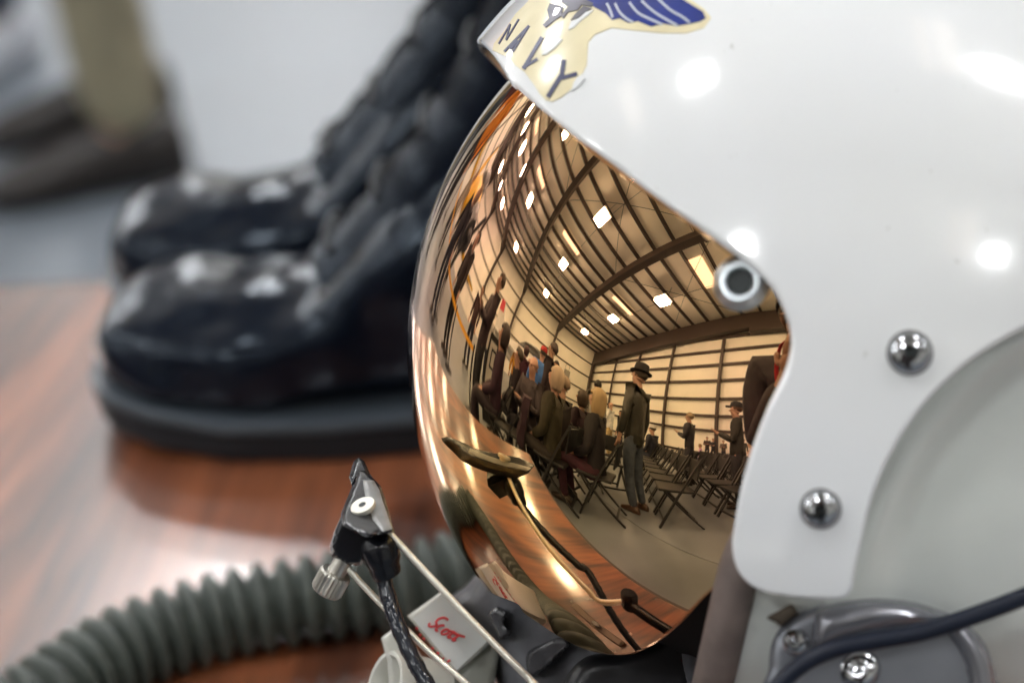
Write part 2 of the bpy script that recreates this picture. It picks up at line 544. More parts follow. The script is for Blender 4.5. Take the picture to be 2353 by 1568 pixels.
def r_base(d):
    u = d @ UU; rho = np.sqrt(np.maximum(1 - u * u, 1e-9))
    p = np.where(u > 0, 2.0, 3.0)
    r = .0925 * (rho ** p + np.abs(u) ** p) ** (-1 / p)
    r = r * (1 + .21 * ss(-.08, 1.1, -(d @ FF_)) + .045 * ss(.1, 1.15, u))
    return r


EAR = .66 * RR - .48 * UU + .58 * VV; EAR /= np.linalg.norm(EAR)


def r_inner(d):
    return r_base(d) - .010 * ss(.79, .87, d @ EAR)


TT = -.60 * RR + .72 * UU + .35 * VV; TT /= np.linalg.norm(TT)


def r_cover(d):
    c = d @ TT
    return r_base(d) + .0115 + .0040 * ss(.35, 1.05, c) + .004 * ss(.25, 1.1, d @ UU)


def hit_r(P, rf, off=0.0):
    d = ray(P)
    t = np.full(len(d), .42); done = np.zeros(len(d), bool); best = np.full(len(d), 9.); tb = t.copy()
    for _ in range(240):
        X = CPOS + t[:, None] * d - CEN; l = np.linalg.norm(X, axis=1)
        g = l - (rf(X / l[:, None]) + off)
        upd = (~done) & (g < best); best[upd] = g[upd]; tb[upd] = t[upd]
        done |= g < 2e-5
        t = np.where(done, t, t + np.clip(g * .8, 1e-5, .004))
    return CPOS + np.where(done, t, tb)[:, None] * d


def dirs(P, rf, off=0.0):
    X = hit_r(P, rf, off) - CEN
    return X / np.linalg.norm(X, axis=1)[:, None]


def mirror(d):
    return d - 2 * np.outer(d @ SS_, SS_)


def chart(ax, e1):
    ax = ax / np.linalg.norm(ax); e1 = e1 - ax * (e1 @ ax); e1 /= np.linalg.norm(e1); e2 = np.cross(ax, e1)
    def to2(d):
        th = np.arccos(np.clip(d @ ax, -1, 1)); a = np.arctan2(d @ e2, d @ e1)
        return np.c_[th * np.cos(a), th * np.sin(a)]
    def to3(q):
        th = np.linalg.norm(q, axis=1) + 1e-12
        return np.cos(th)[:, None] * ax + (np.sin(th) / th)[:, None] * (q[:, :1] * e1 + q[:, 1:] * e2)
    return to2, to3


def fus(f, u, s):
    v = f * FF_ + u * UU + s * SS_
    return v / np.linalg.norm(v)


def shell_mat():
    m = mat('glossy white helmet shell', (.80, .81, .815), .13, coat=1.0, coat_r=.045, bump=.015, bscale=60)
    N = m.node_tree.nodes; L = m.node_tree.links; b = N['Principled BSDF']
    tc = N.new('ShaderNodeTexCoord')
    # faint scuffs and grime specks
    n = N.new('ShaderNodeTexNoise'); n.inputs['Scale'].default_value = 38; n.inputs['Detail'].default_value = 9; n.inputs['Roughness'].default_value = .72
    L.new(tc.outputs['Object'], n.inputs['Vector'])
    r = N.new('ShaderNodeValToRGB'); r.color_ramp.elements[0].position = .17; r.color_ramp.elements[0].color = (.50, .47, .42, 1)
    r.color_ramp.elements[1].position = .30; r.color_ramp.elements[1].color = (.82, .84, .86, 1)
    L.new(n.outputs['Fac'], r.inputs['Fac'])
    # slow yellowing of the old paint and hairline scratches
    n2 = N.new('ShaderNodeTexNoise'); n2.inputs['Scale'].default_value = 11; n2.inputs['Detail'].default_value = 4; L.new(tc.outputs['Object'], n2.inputs['Vector'])
    r2 = N.new('ShaderNodeValToRGB'); r2.color_ramp.elements[0].position = .35; r2.color_ramp.elements[0].color = (.975, .97, .945, 1); r2.color_ramp.elements[1].position = .62; r2.color_ramp.elements[1].color = (1, 1, 1, 1)
    L.new(n2.outputs['Fac'], r2.inputs['Fac'])
    mp = N.new('ShaderNodeMapping'); mp.inputs['Scale'].default_value = (1, .07, 1); mp.inputs['Rotation'].default_value = (.5, .9, .6); L.new(tc.outputs['Object'], mp.inputs['Vector'])
    n3 = N.new('ShaderNodeTexNoise'); n3.inputs['Scale'].default_value = 330; n3.inputs['Detail'].default_value = 2; L.new(mp.outputs['Vector'], n3.inputs['Vector'])
    r3 = N.new('ShaderNodeValToRGB'); r3.color_ramp.elements[0].position = .21; r3.color_ramp.elements[0].color = (.72, .71, .68, 1); r3.color_ramp.elements[1].position = .27; r3.color_ramp.elements[1].color = (1, 1, 1, 1)
    L.new(n3.outputs['Fac'], r3.inputs['Fac'])
    prev = r.outputs['Color']
    for q in (r2, r3):
        mx = N.new('ShaderNodeMix'); mx.data_type = 'RGBA'; mx.blend_type = 'MULTIPLY'; mx.inputs[0].default_value = 1
        L.new(prev, mx.inputs[6]); L.new(q.outputs['Color'], mx.inputs[7]); prev = mx.outputs[2]
    L.new(prev, b.inputs['Base Color'])
    return m


M_cover = shell_mat()
M_inner = mat('greyish white inner shell', (.70, .735, .70), .32, var=.05, vscale=30, coat=.1)
helmet = tag(empty('flight_helmet', (0, 0, ZC)), 'white flight helmet with a mirrored gold visor and worn navy emblem', 'helmet')
HC = Vector((0, 0, ZC))


def unparent_fix(o):
    """parts are modelled in world space: keep them there under the thing's empty"""
    o.matrix_parent_inverse = o.parent.matrix_basis.inverted()
    return o


# outer shell (visor housing)
near = [(1160, 152), (1190, 188), (1250, 240), (1345, 315), (1500, 430), (1640, 530), (1730, 597), (1790, 660), (1824, 735), (1831, 795), (1815, 860),
        (1776, 940), (1745, 1020), (1720, 1100), (1702, 1190), (1694, 1265), (1712, 1318), (1760, 1351), (1850, 1364), (1925, 1366), (1943, 1352), (1950, 1310),
        (1965, 1240), (1987, 1150), (2022, 1060), (2075, 970), (2140, 890), (2220, 820), (2300, 768), (2380, 728), (2480, 700)]
dn = [fus(.735, .678, 0)] + list(dirs(near, r_cover))
back = [fus(-.70, .02, .72), fus(-.80, -.28, .55), fus(-.92, -.35, .25), fus(-.93, -.36, 0)]
half = np.array(dn + back)
c2, c3 = chart(UU, -SS_)
hn = c2(half); hf = c2(mirror(half[1:-1]))[::-1]
B = spline(np.r_[hn, hf], .018, True)
cover_fn = lambda q: CEN + c3(q) * r_cover(c3(q))[:, None]
o = unparent_fix(shell('visor_cover', B, .03, cover_fn, .0036, M_cover, helmet, outward=CEN))

# inner shell
ib = [(1612, 1660), (1640, 1560), (1668, 1450), (1690, 1330), (1740, 1200), (1790, 1050), (1830, 900), (1820, 760), (1720, 640), (1560, 500), (1380, 380)]
di = list(dirs(ib, r_inner))
di = di + [fus(.55, .80, 0)]
lowb = [fus(-.80, -.75, 0), fus(-.75, -.78, .35), fus(-.45, -.85, .55), fus(-.05, -.9, .60)]
half = np.array(lowb + di)
c2, c3i = chart(-FF_ * .8 + UU * .6, SS_)
hn = c2(half); hf = c2(mirror(half[1:-1]))[::-1]
B = spline(np.r_[hn, hf], .018, True)
inner_fn = lambda q: CEN + c3i(q) * r_inner(c3i(q))[:, None]
unparent_fix(shell('helmet_shell', B, .03, inner_fn, .004, M_inner, helmet, outward=CEN))

# edge roll along the face opening
el = [(1570, 1700), (1607, 1568), (1628, 1480), (1650, 1385), (1668, 1310), (1715, 1180), (1770, 1030)]
X = hit_r(np.array([(x + 30, y) for x, y in el]), r_inner)
X = spline(X, .004)
mb = MB(); mb.tube([tuple(CEN + (p - CEN) * (1.0)) for p in X], .0046, 14)
unparent_fix(mb.build('edge_roll', mat('worn brown leather', (.16, .125, .11), .6, var=.3, vscale=90, bump=.3, bscale=400), helmet))

# visor
vis = [(1172, 1378), (1205, 1408), (1240, 1432), (1285, 1461), (1340, 1488), (1400, 1501), (1450, 1498), (1505, 1472), (1560, 1424), (1605, 1375), (1655, 1328), (1730, 1260),
       (1800, 1110), (1862, 960), (1880, 800), (1850, 640), (1760, 540), (1600, 410), (1420, 275)]
rv = lambda d: np.full(len(d), RV)
dv = [fus(.815, -.58, 0)] + list(dirs(vis, rv)) + [fus(.52, .80, .30), fus(.50, .866, 0)]
half = np.array(dv)
c2, c3v = chart(FF_, UU)
hn = c2(half); hf = c2(mirror(half[1:-1]))[::-1]
B = spline(np.r_[hn, hf], .012, True)
vis_fn = lambda q: CEN + c3v(q) * RV


def visor_mat():
    m = bpy.data.materials.new('gold mirror coating'); m.use_nodes = True
    N = m.node_tree.nodes; L = m.node_tree.links; b = N['Principled BSDF']
    b.inputs['Metallic'].default_value = 1.0
    b.inputs['Base Color'].default_value = (.89, .585, .285, 1)
    b.inputs['Roughness'].default_value = .006
    tc = N.new('ShaderNodeTexCoord')
    n = N.new('ShaderNodeTexNoise'); n.inputs['Scale'].default_value = 14; n.inputs['Detail'].default_value = 2
    L.new(tc.outputs['Object'], n.inputs['Vector'])
    r = N.new('ShaderNodeValToRGB'); e = r.color_ramp.elements    # thin-film tint drifting between rose and straw
    e[0].position = .32; e[0].color = (.92, .53, .33, 1); e[1].position = .68; e[1].color = (.90, .63, .255, 1)
    L.new(n.outputs['Fac'], r.inputs['Fac'])
    # dust specks and tiny pits
    v = N.new('ShaderNodeTexVoronoi'); v.inputs['Scale'].default_value = 95; v.inputs['Randomness'].default_value = 1
    L.new(tc.outputs['Object'], v.inputs['Vector'])
    lt = N.new('ShaderNodeMath'); lt.operation = 'LESS_THAN'; lt.inputs[1].default_value = .035; L.new(v.outputs['Distance'], lt.inputs[0])
    sp = N.new('ShaderNodeSeparateColor'); L.new(v.outputs['Color'], sp.inputs[0])
    gt = N.new('ShaderNodeMath'); gt.operation = 'GREATER_THAN'; gt.inputs[1].default_value = .8; L.new(sp.outputs[0], gt.inputs[0])
    an = N.new('ShaderNodeMath'); an.operation = 'MULTIPLY'; L.new(lt.outputs[0], an.inputs[0]); L.new(gt.outputs[0], an.inputs[1])
    mr = N.new('ShaderNodeMapRange'); mr.inputs['To Min'].default_value = .006; mr.inputs['To Max'].default_value = .6
    L.new(an.outputs[0], mr.inputs['Value']); L.new(mr.outputs['Result'], b.inputs['Roughness'])
    L.new(r.outputs['Color'], b.inputs['Base Color'])
    n3 = N.new('ShaderNodeTexNoise'); n3.inputs['Scale'].default_value = 9; n3.inputs['Detail'].default_value = 1
    L.new(tc.outputs['Object'], n3.inputs['Vector'])
    bp = N.new('ShaderNodeBump'); bp.inputs['Strength'].default_value = .05; bp.inputs['Distance'].default_value = .002
    L.new(n3.outputs['Fac'], bp.inputs['Height']); L.new(bp.outputs['Normal'], b.inputs['Normal'])
    b.inputs['Coat Weight'].default_value = .0
    return m


unparent_fix(shell('visor', B, .018, vis_fn, .0022, visor_mat(), helmet, outward=CEN))

# dark lining inside
c2l, c3l = chart(-FF_, UU)
a = np.linspace(0, 2 * math.pi, 90, endpoint=False)
B = np.c_[2.35 * np.cos(a), 2.35 * np.sin(a)]
unparent_fix(shell('lining', B, .09, lambda q: CEN + c3l(q) * .086 * np.where((c3l(q) @ UU) < 0, 1.0, 1.0)[:, None], .003, mat('black foam lining', (.008, .008, .009), .8), helmet, outward=CEN))


def on_cover(poly, off, thick, name, m, parent, h=9.0, smooth_outline=False):
    B = spline(poly, h, True) if smooth_outline else dense(poly, h)
    rf = r_cover
    V2, T, nb = tri2d(B, h)
    P = hit_r(V2, rf, off)
    lo = P + (CEN - P) / np.linalg.norm(P - CEN, axis=1)[:, None] * thick
    n = len(P)
    FFc = [tuple(t) for t in T] + [((i + 1) % nb, i, n + i, n + (i + 1) % nb) for i in range(nb)]
    me = mesh_from(name, np.r_[P, lo], FFc, True)
    bm = bmesh.new(); bm.from_mesh(me); bmesh.ops.recalc_face_normals(bm, faces=bm.faces)
    up = sum((f.normal.dot(Vector(CPOS - CEN)) * f.calc_area()) for f in bm.faces)
    if up < 0: bmesh.ops.reverse_faces(bm, faces=bm.faces)
    bm.to_mesh(me); bm.free()
    me.set_sharp_from_angle(angle=rad(35))
    return unparent_fix(link(name, me, m, parent))


g1 = lambda L: [(904.6 + .38478 * x, .38478 * y) for x, y in L]
M_film = mat('yellowed decal film', (.78, .70, .46), .16, var=.10, vscale=60, coat=.4)
M_navy = mat('navy blue decal ink', (.016, .030, .19), .25, var=.25, vscale=120)
M_letter = mat('dark navy letter ink', (.010, .014, .075), .35, var=.3, vscale=200)
M_line = mat('pale decal line', (.52, .55, .62), .25)
M_dk = mat('dark faded decal ink', (.055, .05, .075), .35, var=.4, vscale=150)
film = g1([(860, -60), (785, 25), (725, 85), (655, 190), (596, 262), (588, 300), (640, 325), (690, 345), (725, 392), (780, 430), (835, 505), (870, 560), (905, 598), (945, 606),
           (1000, 580), (1065, 525), (1110, 470), (1150, 385), (1155, 300), (1160, 250), (1200, 205), (1300, 165), (1450, 182), (1600, 197), (1740, 198),
           (1850, 165), (1893, 105), (1850, 55), (1765, -5), (1700, -60)])
on_cover(film, .00016, .0004, 'decal_film', M_film, helmet)
wing = g1([(1050, -60), (1085, 5), (1150, 8), (1200, 45), (1265, 80), (1300, 118), (1345, 108), (1400, 136), (1455, 126), (1535, 158), (1605, 140), (1685, 153), (1765, 142),
           (1825, 128), (1862, 108), (1845, 70), (1770, 25), (1715, -10), (1640, -60)])
on_cover(wing, .00032, .0003, 'wing_emblem', M_navy, helmet)
for pts in ([(1320, 20), (1345, 70), (1385, 110), (1425, 132)], [(1405, 15), (1455, 75), (1520, 110), (1600, 146)], [(1478, 5), (1545, 65), (1615, 110), (1690, 152)],
            [(1572, -10), (1650, 60), (1720, 100), (1765, 135)], [(1270, 20), (1290, 60), (1305, 105)]):
    c = np.array(g1(pts)); c = spline(c, 8)
    d = np.gradient(c, axis=0); d /= np.linalg.norm(d, axis=1)[:, None]; p = np.c_[-d[:, 1], d[:, 0]] * 2.6
    on_cover(np.r_[c + p, (c - p)[::-1]], .00042, .0002, 'feather_line', M_line, helmet, h=8)
for pl in ([(930, 20), (1010, 40), (1000, 95), (960, 120), (905, 165), (888, 150), (925, 110), (915, 60)],
           [(1010, -40), (1110, -20), (1190, 20), (1180, 40), (1120, 28), (1095, 60), (1040, 70), (1010, 110), (995, 95), (1040, 40), (1000, 10)],
           [(1130, 35), (1180, 50), (1140, 70), (1100, 105), (1055, 120), (1085, 80)]):
    on_cover(g1(pl), .0004, .0003, 'crest_emblem', M_dk, helmet, h=7)
for pl in ([(965, 45), (990, 55), (972, 85), (950, 95)], [(1190, 58), (1150, 95), (1110, 125), (1070, 165), (1040, 178), (1055, 130), (1105, 108), (1145, 72)],
           [(975, 228), (1005, 235), (960, 285), (905, 325), (880, 325), (930, 270)], [(1085, 470), (1125, 440), (1140, 470), (1095, 520), (1060, 545), (1070, 500)]):
    on_cover(g1(pl), .00046, .0003, 'chipped_patch', M_cover, helmet, h=7)
for st in ([((694, 142), (624, 262), 10), ((694, 146), (668, 236), 9), ((744, 114), (668, 240), 10)],
           [((806, 153), (657, 308), 14), ((800, 160), (708, 308), 14), ((735, 238), (692, 292), 22)],
           [((884, 222), (772, 412), 25), ((768, 404), (856, 352), 20)],
           [((918, 580), (1002, 445), 31), ((1000, 462), (1014, 356), 30), ((990, 468), (1092, 440), 28)]):
    root = None
    for a_, b_, w_ in st:
        q = g1(stroke(a_, b_, w_ * .84))
        o = on_cover(q, .00034 + .00003 * random.random(), .0003, 'letter_stroke' if root else 'letter', M_letter, root or helmet, h=7)
        if root is not None:
            o.matrix_parent_inverse = (root.matrix_parent_inverse).copy(); o.matrix_parent_inverse = (root.parent.matrix_basis @ root.matrix_parent_inverse).inverted()
        root = root or o


def surf_n(P, rf):
    e = 6.0; P = np.array(P, float)
    X = hit_r(np.array([P, P + [e, 0], P + [0, e]]), rf)
    n = np.cross(X[1] - X[0], X[2] - X[0]); n /= np.linalg.norm(n)
    if n @ (CPOS - X[0]) < 0: n = -n
    return Vector(X[0]), Vector(n)


M_chrome = mat('nickel plated steel', (.42, .43, .45), .10, 1.0)
M_darkhole = mat('dark recess', (.006, .012, .012), .5)


def screw(P, rf, r, parent):
    p, n = surf_n(P, rf)
    mb = MB(); mb.lathe(p - n * .0006, n, [(r * 1.0, 0), (r * 1.02, .0008), (r * .97, .0016), (r * .84, .0024), (r * .62, .0029), (r * .36, .0031), (r * .30, .0026), (r * .12, .0018), (.00001, .0017)], 40)
    o = unparent_fix(mb.build('screw', M_chrome, parent))
    mb = MB(); mb.lathe(p - n * .0002, n, [(r * 1.09, -.0004), (r * 1.08, .0002), (r * .9, .0003)], 40, close=False); unparent_fix(mb.build('shade_ring', mat('grimy shade ring', (.16, .155, .15), .45, .6, var=.4, vscale=300), parent))  # dark ring: grime and shading round the screw head put into its colour
    mb = MB(); x = n.orthogonal().normalized(); y = n.cross(x)
    R = Matrix((x, y, n)).transposed()
    mb.box(p + n * .0024, (r * .62, r * .13, .0009), R); mb.box(p + n * .0024, (r * .13, r * .62, .0009), R)
    s = mb.build('cross_slot', M_darkhole, o); s.matrix_parent_inverse = (o.parent.matrix_basis @ o.matrix_parent_inverse).inverted()
    return o


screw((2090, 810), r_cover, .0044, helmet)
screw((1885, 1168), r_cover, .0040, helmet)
# pivot eyelet of the visor
p, n = surf_n((1703, 650), rv)
mb = MB(); mb.lathe(p - n * .001, n, [(.0026, .0010), (.0026, .0030), (.0031, .0036), (.0041, .0037), (.0047, .0032), (.0050, .0022), (.0056, .0018), (.0060, .0012), (.0061, 0)], 48, close=False)
ey = unparent_fix(mb.build('eyelet', mat('brushed aluminium', (.60, .65, .68), .34, 1.0, bump=.05, bscale=900), helmet))
mb = MB(); mb.lathe(p, n, [(.00001, .0012), (.00265, .0012), (.00265, .0003)], 32)
s = mb.build('hole', M_darkhole, ey); s.matrix_parent_inverse = (ey.parent.matrix_basis @ ey.matrix_parent_inverse).inverted()

# ear phone fitting low on the side
g4 = lambda L: [(1447.4 + .38478 * x, 964.3 + .38478 * y) for x, y in L]
M_fit = mat('grey metallic paint', (.23, .235, .26), .24, .65, var=.06, vscale=80, coat=.3)
M_fit2 = mat('dull grey metallic paint', (.19, .20, .225), .34, .5, var=.1, vscale=60)
Xe, _ = surf_n((1990, 1440), r_inner)
dE = float(depth_of(np.array(Xe))) - .001
fit = plate('ear_fitting', g4([(850, 1640), (828, 1480), (845, 1330), (905, 1225), (1010, 1150), (1180, 1095), (1350, 1068), (1520, 1065), (1700, 1090), (1850, 1135), (1960, 1190), (2080, 1280),
                               (2150, 1400), (2185, 1540), (2190, 1700), (1500, 1760)]), dE - .004, .012, M_fit2, helmet, bulge=.003, soft=30)
unparent_fix(fit)
o = plate('raised_rib', g4([(1085, 1210), (1120, 1120), (1350, 1068), (1520, 1062), (1700, 1085), (1850, 1132), (1930, 1175), (1820, 1235), (1600, 1255), (1380, 1290), (1200, 1350), (1115, 1400), (1075, 1330)]),
          dE - .0052, .006, M_fit, helmet, bulge=.0065, soft=60); unparent_fix(o)
o = plate('rim_ring', g4([(1960, 1195), (2080, 1280), (2150, 1400), (2188, 1560), (2190, 1700), (2020, 1700), (2000, 1520), (1950, 1380), (1880, 1290), (1840, 1240)]), dE - .0052, .006, M_fit, helmet, bulge=.004, soft=40); unparent_fix(o)
rfE = lambda d: r_inner(d) + .0105
for P, r in (((1828, 1474), .0030), ((1972, 1532), .0046)):
    X = at_depth([P], dE - .0062)[0]
    n = Vector(VV * .9 + UU * .25 - RR * .1).normalized(); p = Vector(X)
    mb = MB(); mb.lathe(p - n * .001, n, [(r * 1.0, 0), (r * 1.02, .0008), (r * .97, .0018), (r * .8, .0028), (r * .5, .0034), (r * .3, .0033), (r * .1, .0024), (.00001, .0023)], 36)
    unparent_fix(mb.build('screw', M_chrome, helmet))
o = plate('strap_end', g4([(815, 1180), (880, 1140), (960, 1098), (1000, 1140), (985, 1160), (900, 1225), (870, 1205)]), float(depth_of(np.array(surf_n((1795, 1415), r_inner)[0]))) - .006, .004,
          mat('brown webbing', (.06, .045, .03), .8), helmet, bulge=.001, soft=8, h=8); unparent_fix(o)
# communication cord across the fitting
cp = [(1770, 1600), (1800, 1562), (1850, 1520), (1920, 1488), (2010, 1470), (2110, 1452), (2210, 1422), (2300, 1390), (2380, 1358), (2460, 1320)]
X = np.array([at_depth([q], dE - .013 - .004 * i / 9)[0] for i, q in enumerate(cp)])
mb = MB(); mb.tube(spline(X, .003), .00195, 14)
unparent_fix(mb.build('cord', mat('dark blue black rubber', (.006, .010, .022), .4, spec=.3, bump=.1, bscale=500), helmet))

#SECTION mask
# ------------------------------------------------------------------ oxygen mask with its regulator
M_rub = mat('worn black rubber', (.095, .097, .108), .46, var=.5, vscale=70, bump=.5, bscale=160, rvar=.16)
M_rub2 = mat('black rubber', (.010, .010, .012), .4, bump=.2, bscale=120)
D0 = float(depth_of(CEN))
mask = tag(empty('oxygen_mask', tuple(at_depth([(1250, 1480)], D0 - .02)[0])), 'black rubber oxygen mask with a cream regulator box beneath the visor', 'oxygen mask')
o = plate('mask_body', [(1030, 1392), (1070, 1345), (1105, 1306), (1160, 1240), (1300, 1240), (1500, 1330), (1625, 1400), (1620, 1560), (1560, 1700), (1300, 1720), (1180, 1640), (1140, 1560), (1120, 1480)],
          D0 + .022, .05, M_rub, mask, bulge=.012, soft=60, slope=(1060, 1350, -.00009, .00001)); unparent_fix(o)
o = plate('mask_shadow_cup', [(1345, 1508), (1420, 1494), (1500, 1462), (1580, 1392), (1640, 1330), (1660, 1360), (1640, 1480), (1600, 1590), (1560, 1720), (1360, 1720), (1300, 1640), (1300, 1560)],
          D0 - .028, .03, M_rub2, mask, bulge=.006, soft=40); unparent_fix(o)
for pl in ([(1120, 1410), (1140, 1392), (1165, 1405), (1160, 1430), (1175, 1452), (1150, 1468), (1135, 1440)], [(1210, 1500), (1250, 1475), (1290, 1462), (1310, 1480), (1280, 1510), (1240, 1545), (1215, 1550)]):
    o = plate('torn_flap', pl, D0 + .005, .004, mat('glossy torn rubber', (.05, .05, .055), .12, bump=.8, bscale=300), mask, bulge=.003, soft=10, h=6, slope=(1060, 1350, -.00009, .00001)); unparent_fix(o)

M_box = mat('cream grey plastic', (.56, .56, .51), .38, var=.04, vscale=50)
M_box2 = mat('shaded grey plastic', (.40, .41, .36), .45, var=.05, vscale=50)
DB = D0 + .002
reg = unparent_fix(plate('regulator_box', [(1022, 1352), (936, 1414), (1047, 1548), (1130, 1474)], DB, .022, M_box, mask, bulge=.0008, soft=6, h=7, smooth_outline=False))


MSL = (840, 1160, 0, -.00024)


def sub(o, root):
    o.parent = root; o.matrix_parent_inverse = (root.parent.matrix_basis @ root.matrix_parent_inverse).inverted(); return o


sub(plate('label', [(1019, 1361), (948, 1421), (1049, 1538), (1119, 1471)], DB - .0010, .0006, mat('pale label card', (.66, .68, .66), .5, var=.03, vscale=200), mask, h=9, smooth_outline=False), reg)
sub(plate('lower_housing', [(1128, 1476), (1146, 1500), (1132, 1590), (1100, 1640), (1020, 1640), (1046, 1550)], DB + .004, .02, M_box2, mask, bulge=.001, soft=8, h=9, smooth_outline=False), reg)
hs = unparent_fix(plate('inlet_block', [(876, 1464), (916, 1434), (1030, 1590), (1010, 1680), (900, 1660), (890, 1520)], DB - .002, .025, M_box, mask, bulge=.001, soft=6, h=8, smooth_outline=False))
P0 = Vector(at_depth([(905, 1580)], DB - .004)[0]); ax = Vector(VV * .55 - RR * .75 + UU * .25).normalized()
mb = MB(); mb.lathe(P0 - ax * .012, ax, [(.0092, 0), (.0092, .014), (.0088, .0148), (.0078, .0148), (.0074, .014), (.0074, .002)], 44, close=False)
pt_ = sub(mb.build('inlet_port', M_box, mask), hs)
mb = MB(); mb.lathe(P0 - ax * .010, ax, [(.00001, 0), (.0076, 0)], 32, close=False)
sub(mb.build('port_bore', M_darkhole, mask), hs)
# handwritten name on the label, and the row of marks along its lower edge
g8 = lambda L: [(814.2 + .19223 * x, 1266.5 + .19223 * y) for x, y in L]
M_red = mat('red felt pen', (.62, .045, .05), .5)
mbr = []
SCOTT = [[(1120, 815), (1085, 790), (1035, 790), (990, 815), (975, 845), (985, 870), (950, 890), (900, 890), (885, 870), (905, 850)],
         [(1075, 880), (1030, 880), (985, 905), (970, 935), (1000, 945)],
         [(1130, 935), (1095, 925), (1050, 945), (1040, 975), (1070, 985), (1120, 965), (1140, 945), (1130, 935)],
         [(1200, 950), (1150, 985), (1115, 1010), (1130, 1025), (1160, 1020)], [(1150, 945), (1225, 985), (1250, 1000)],
         [(1260, 985), (1215, 1020), (1170, 1045), (1185, 1062), (1215, 1050)], [(1190, 975), (1255, 1000), (1320, 1015)]]
for k in SCOTT:
    mb = MB(); c = spline(g8(k), 3.0)
    X = at_depth(c, DB - .0018)
    mb.tube(X, .0003, 8)
    sub(mb.build('letter_stroke', M_red, mask), reg)
for a_, b_ in (((735, 900), (755, 925)), ((775, 980), (795, 1000)), ((815, 1025), (840, 1045)), ((925, 1140), (945, 1160)), ((985, 1195), (1010, 1220)), ((1050, 1265), (1070, 1280)), ((1105, 1315), (1145, 1292))):
    mb = MB(); mb.tube(at_depth(g8([a_, b_]), DB - .0018), .0003, 8); sub(mb.build('letter_stroke', M_red, mask), reg)

# ------------------------------------------------------------------ breathing hose
hz = ZT + .0122
tb = lambda x, y: at_z([(x, y)], hz)[0]
hw = lambda x, y, z=-.1428: np.array([x, y, ZC + z])
hp = [hw(-.040, -.050, -.090), hw(-.070, -.058, -.084), hw(-.098, -.060, -.090), hw(-.130, -.052, -.118), hw(-.172, -.032), hw(-.212, -.012), hw(-.252, .012), hw(-.276, .046), tb(60, 1630), tb(190, 1545), tb(290, 1490), tb(400, 1446), tb(520, 1412), tb(640, 1388), tb(760, 1368), tb(870, 1352), tb(980, 1335), tb(1100, 1300), tb(1250, 1240)]
hp = spline(hp, .0004)
s = np.r_[0, np.cumsum(np.linalg.norm(np.diff(hp, axis=0), axis=1))]
q = np.arange(0, s[-1], .0006)
hp = np.c_[[np.interp(q, s, hp[:, k]) for k in range(3)]].T
PITCH = .0078
ph = 2 * math.pi * q / PITCH
rr = .0097 + .0053 * (.5 + .5 * np.cos(ph)) ** .55
mb = MB(); mb.tube(hp, .014, 32, radii=rr)
hose = mb.build('breathing_hose', mat('grey green ribbed rubber', (.058, .070, .061), .45, var=.2, vscale=80, bump=.15, bscale=300), auto=80)
tag(hose, 'grey green corrugated breathing hose curling across the table beside the boots', 'hose')
# collar at the mask end
p0, p1 = Vector(hp[0]), Vector(hp[14]); ax = (p1 - p0).normalized()
mb = MB(); mb.lathe(p0 - ax * .004, ax, [(.013, 0), (.0155, .001), (.0158, .032), (.0145, .036), (.0135, .037)], 32)
mb.build('collar', M_rub2, hose)

#SECTION mic
# ------------------------------------------------------------------ boom microphone
DM = float(depth_of(CEN + np.array([-.104, -.066, .0])))
boom = tag(empty('boom_microphone', tuple(at_depth([(840, 1250)], DM)[0])), 'black boom microphone on two bright wire arms in front of the visor', 'microphone')
g7 = lambda L: [(705.6 + .19223 * x, 1022.2 + .19223 * y) for x, y in L]
M_mic = mat('black moulded plastic', (.007, .008, .011), .22, spec=.35, bump=.05, bscale=300)
M_micf = mat('worn grey faced plastic', (.15, .15, .145), .30, var=.25, vscale=150)
o = plate('mic_body', g7([(600, 300), (540, 480), (400, 820), (420, 960), (700, 1100), (900, 1060), (1050, 1035), (1010, 900), (940, 660), (880, 490), (800, 405), (700, 310)]), DM, .007, M_mic, boom, bulge=.0016, soft=9, h=6, smooth_outline=False, slope=MSL); unparent_fix(o); body = o
sub(plate('faceplate', g7([(665, 412), (795, 420), (862, 530), (900, 660), (1020, 1000), (900, 1030), (790, 900), (700, 640), (670, 480)]), DM - .0019, .001, M_micf, boom, bulge=.0004, soft=5, h=6, smooth_outline=False, slope=MSL), body)
o = plate('mic_tip', g7([(560, 190), (620, 150), (682, 188), (752, 345), (800, 412), (660, 330), (590, 420), (535, 492), (500, 380), (530, 270)]), DM + .001, .006, M_mic, boom, bulge=.002, soft=9, h=5, smooth_outline=False, slope=MSL); unparent_fix(o); tp = o
for c in ((535, 345), (552, 320), (568, 300), (528, 395), (545, 370), (562, 350), (540, 425), (556, 400)):
    mb = MB(); mb.lathe(at_depth(g7([c]), DM - .0004 - .00024 * (g7([c])[0][1] - 1160))[0], Vector(VV), [(.00022, 0), (.00022, .0004)], 10); sub(mb.build('grille_hole', M_darkhole, boom), tp)
o = plate('swivel_block', g7([(410, 830), (455, 895), (600, 930), (740, 960), (880, 1035), (800, 1180), (640, 1440), (470, 1432), (300, 1330), (268, 1200), (330, 1010)]), DM - .001, .010, M_mic, boom, bulge=.0026, soft=10, h=6, smooth_outline=False); unparent_fix(o)
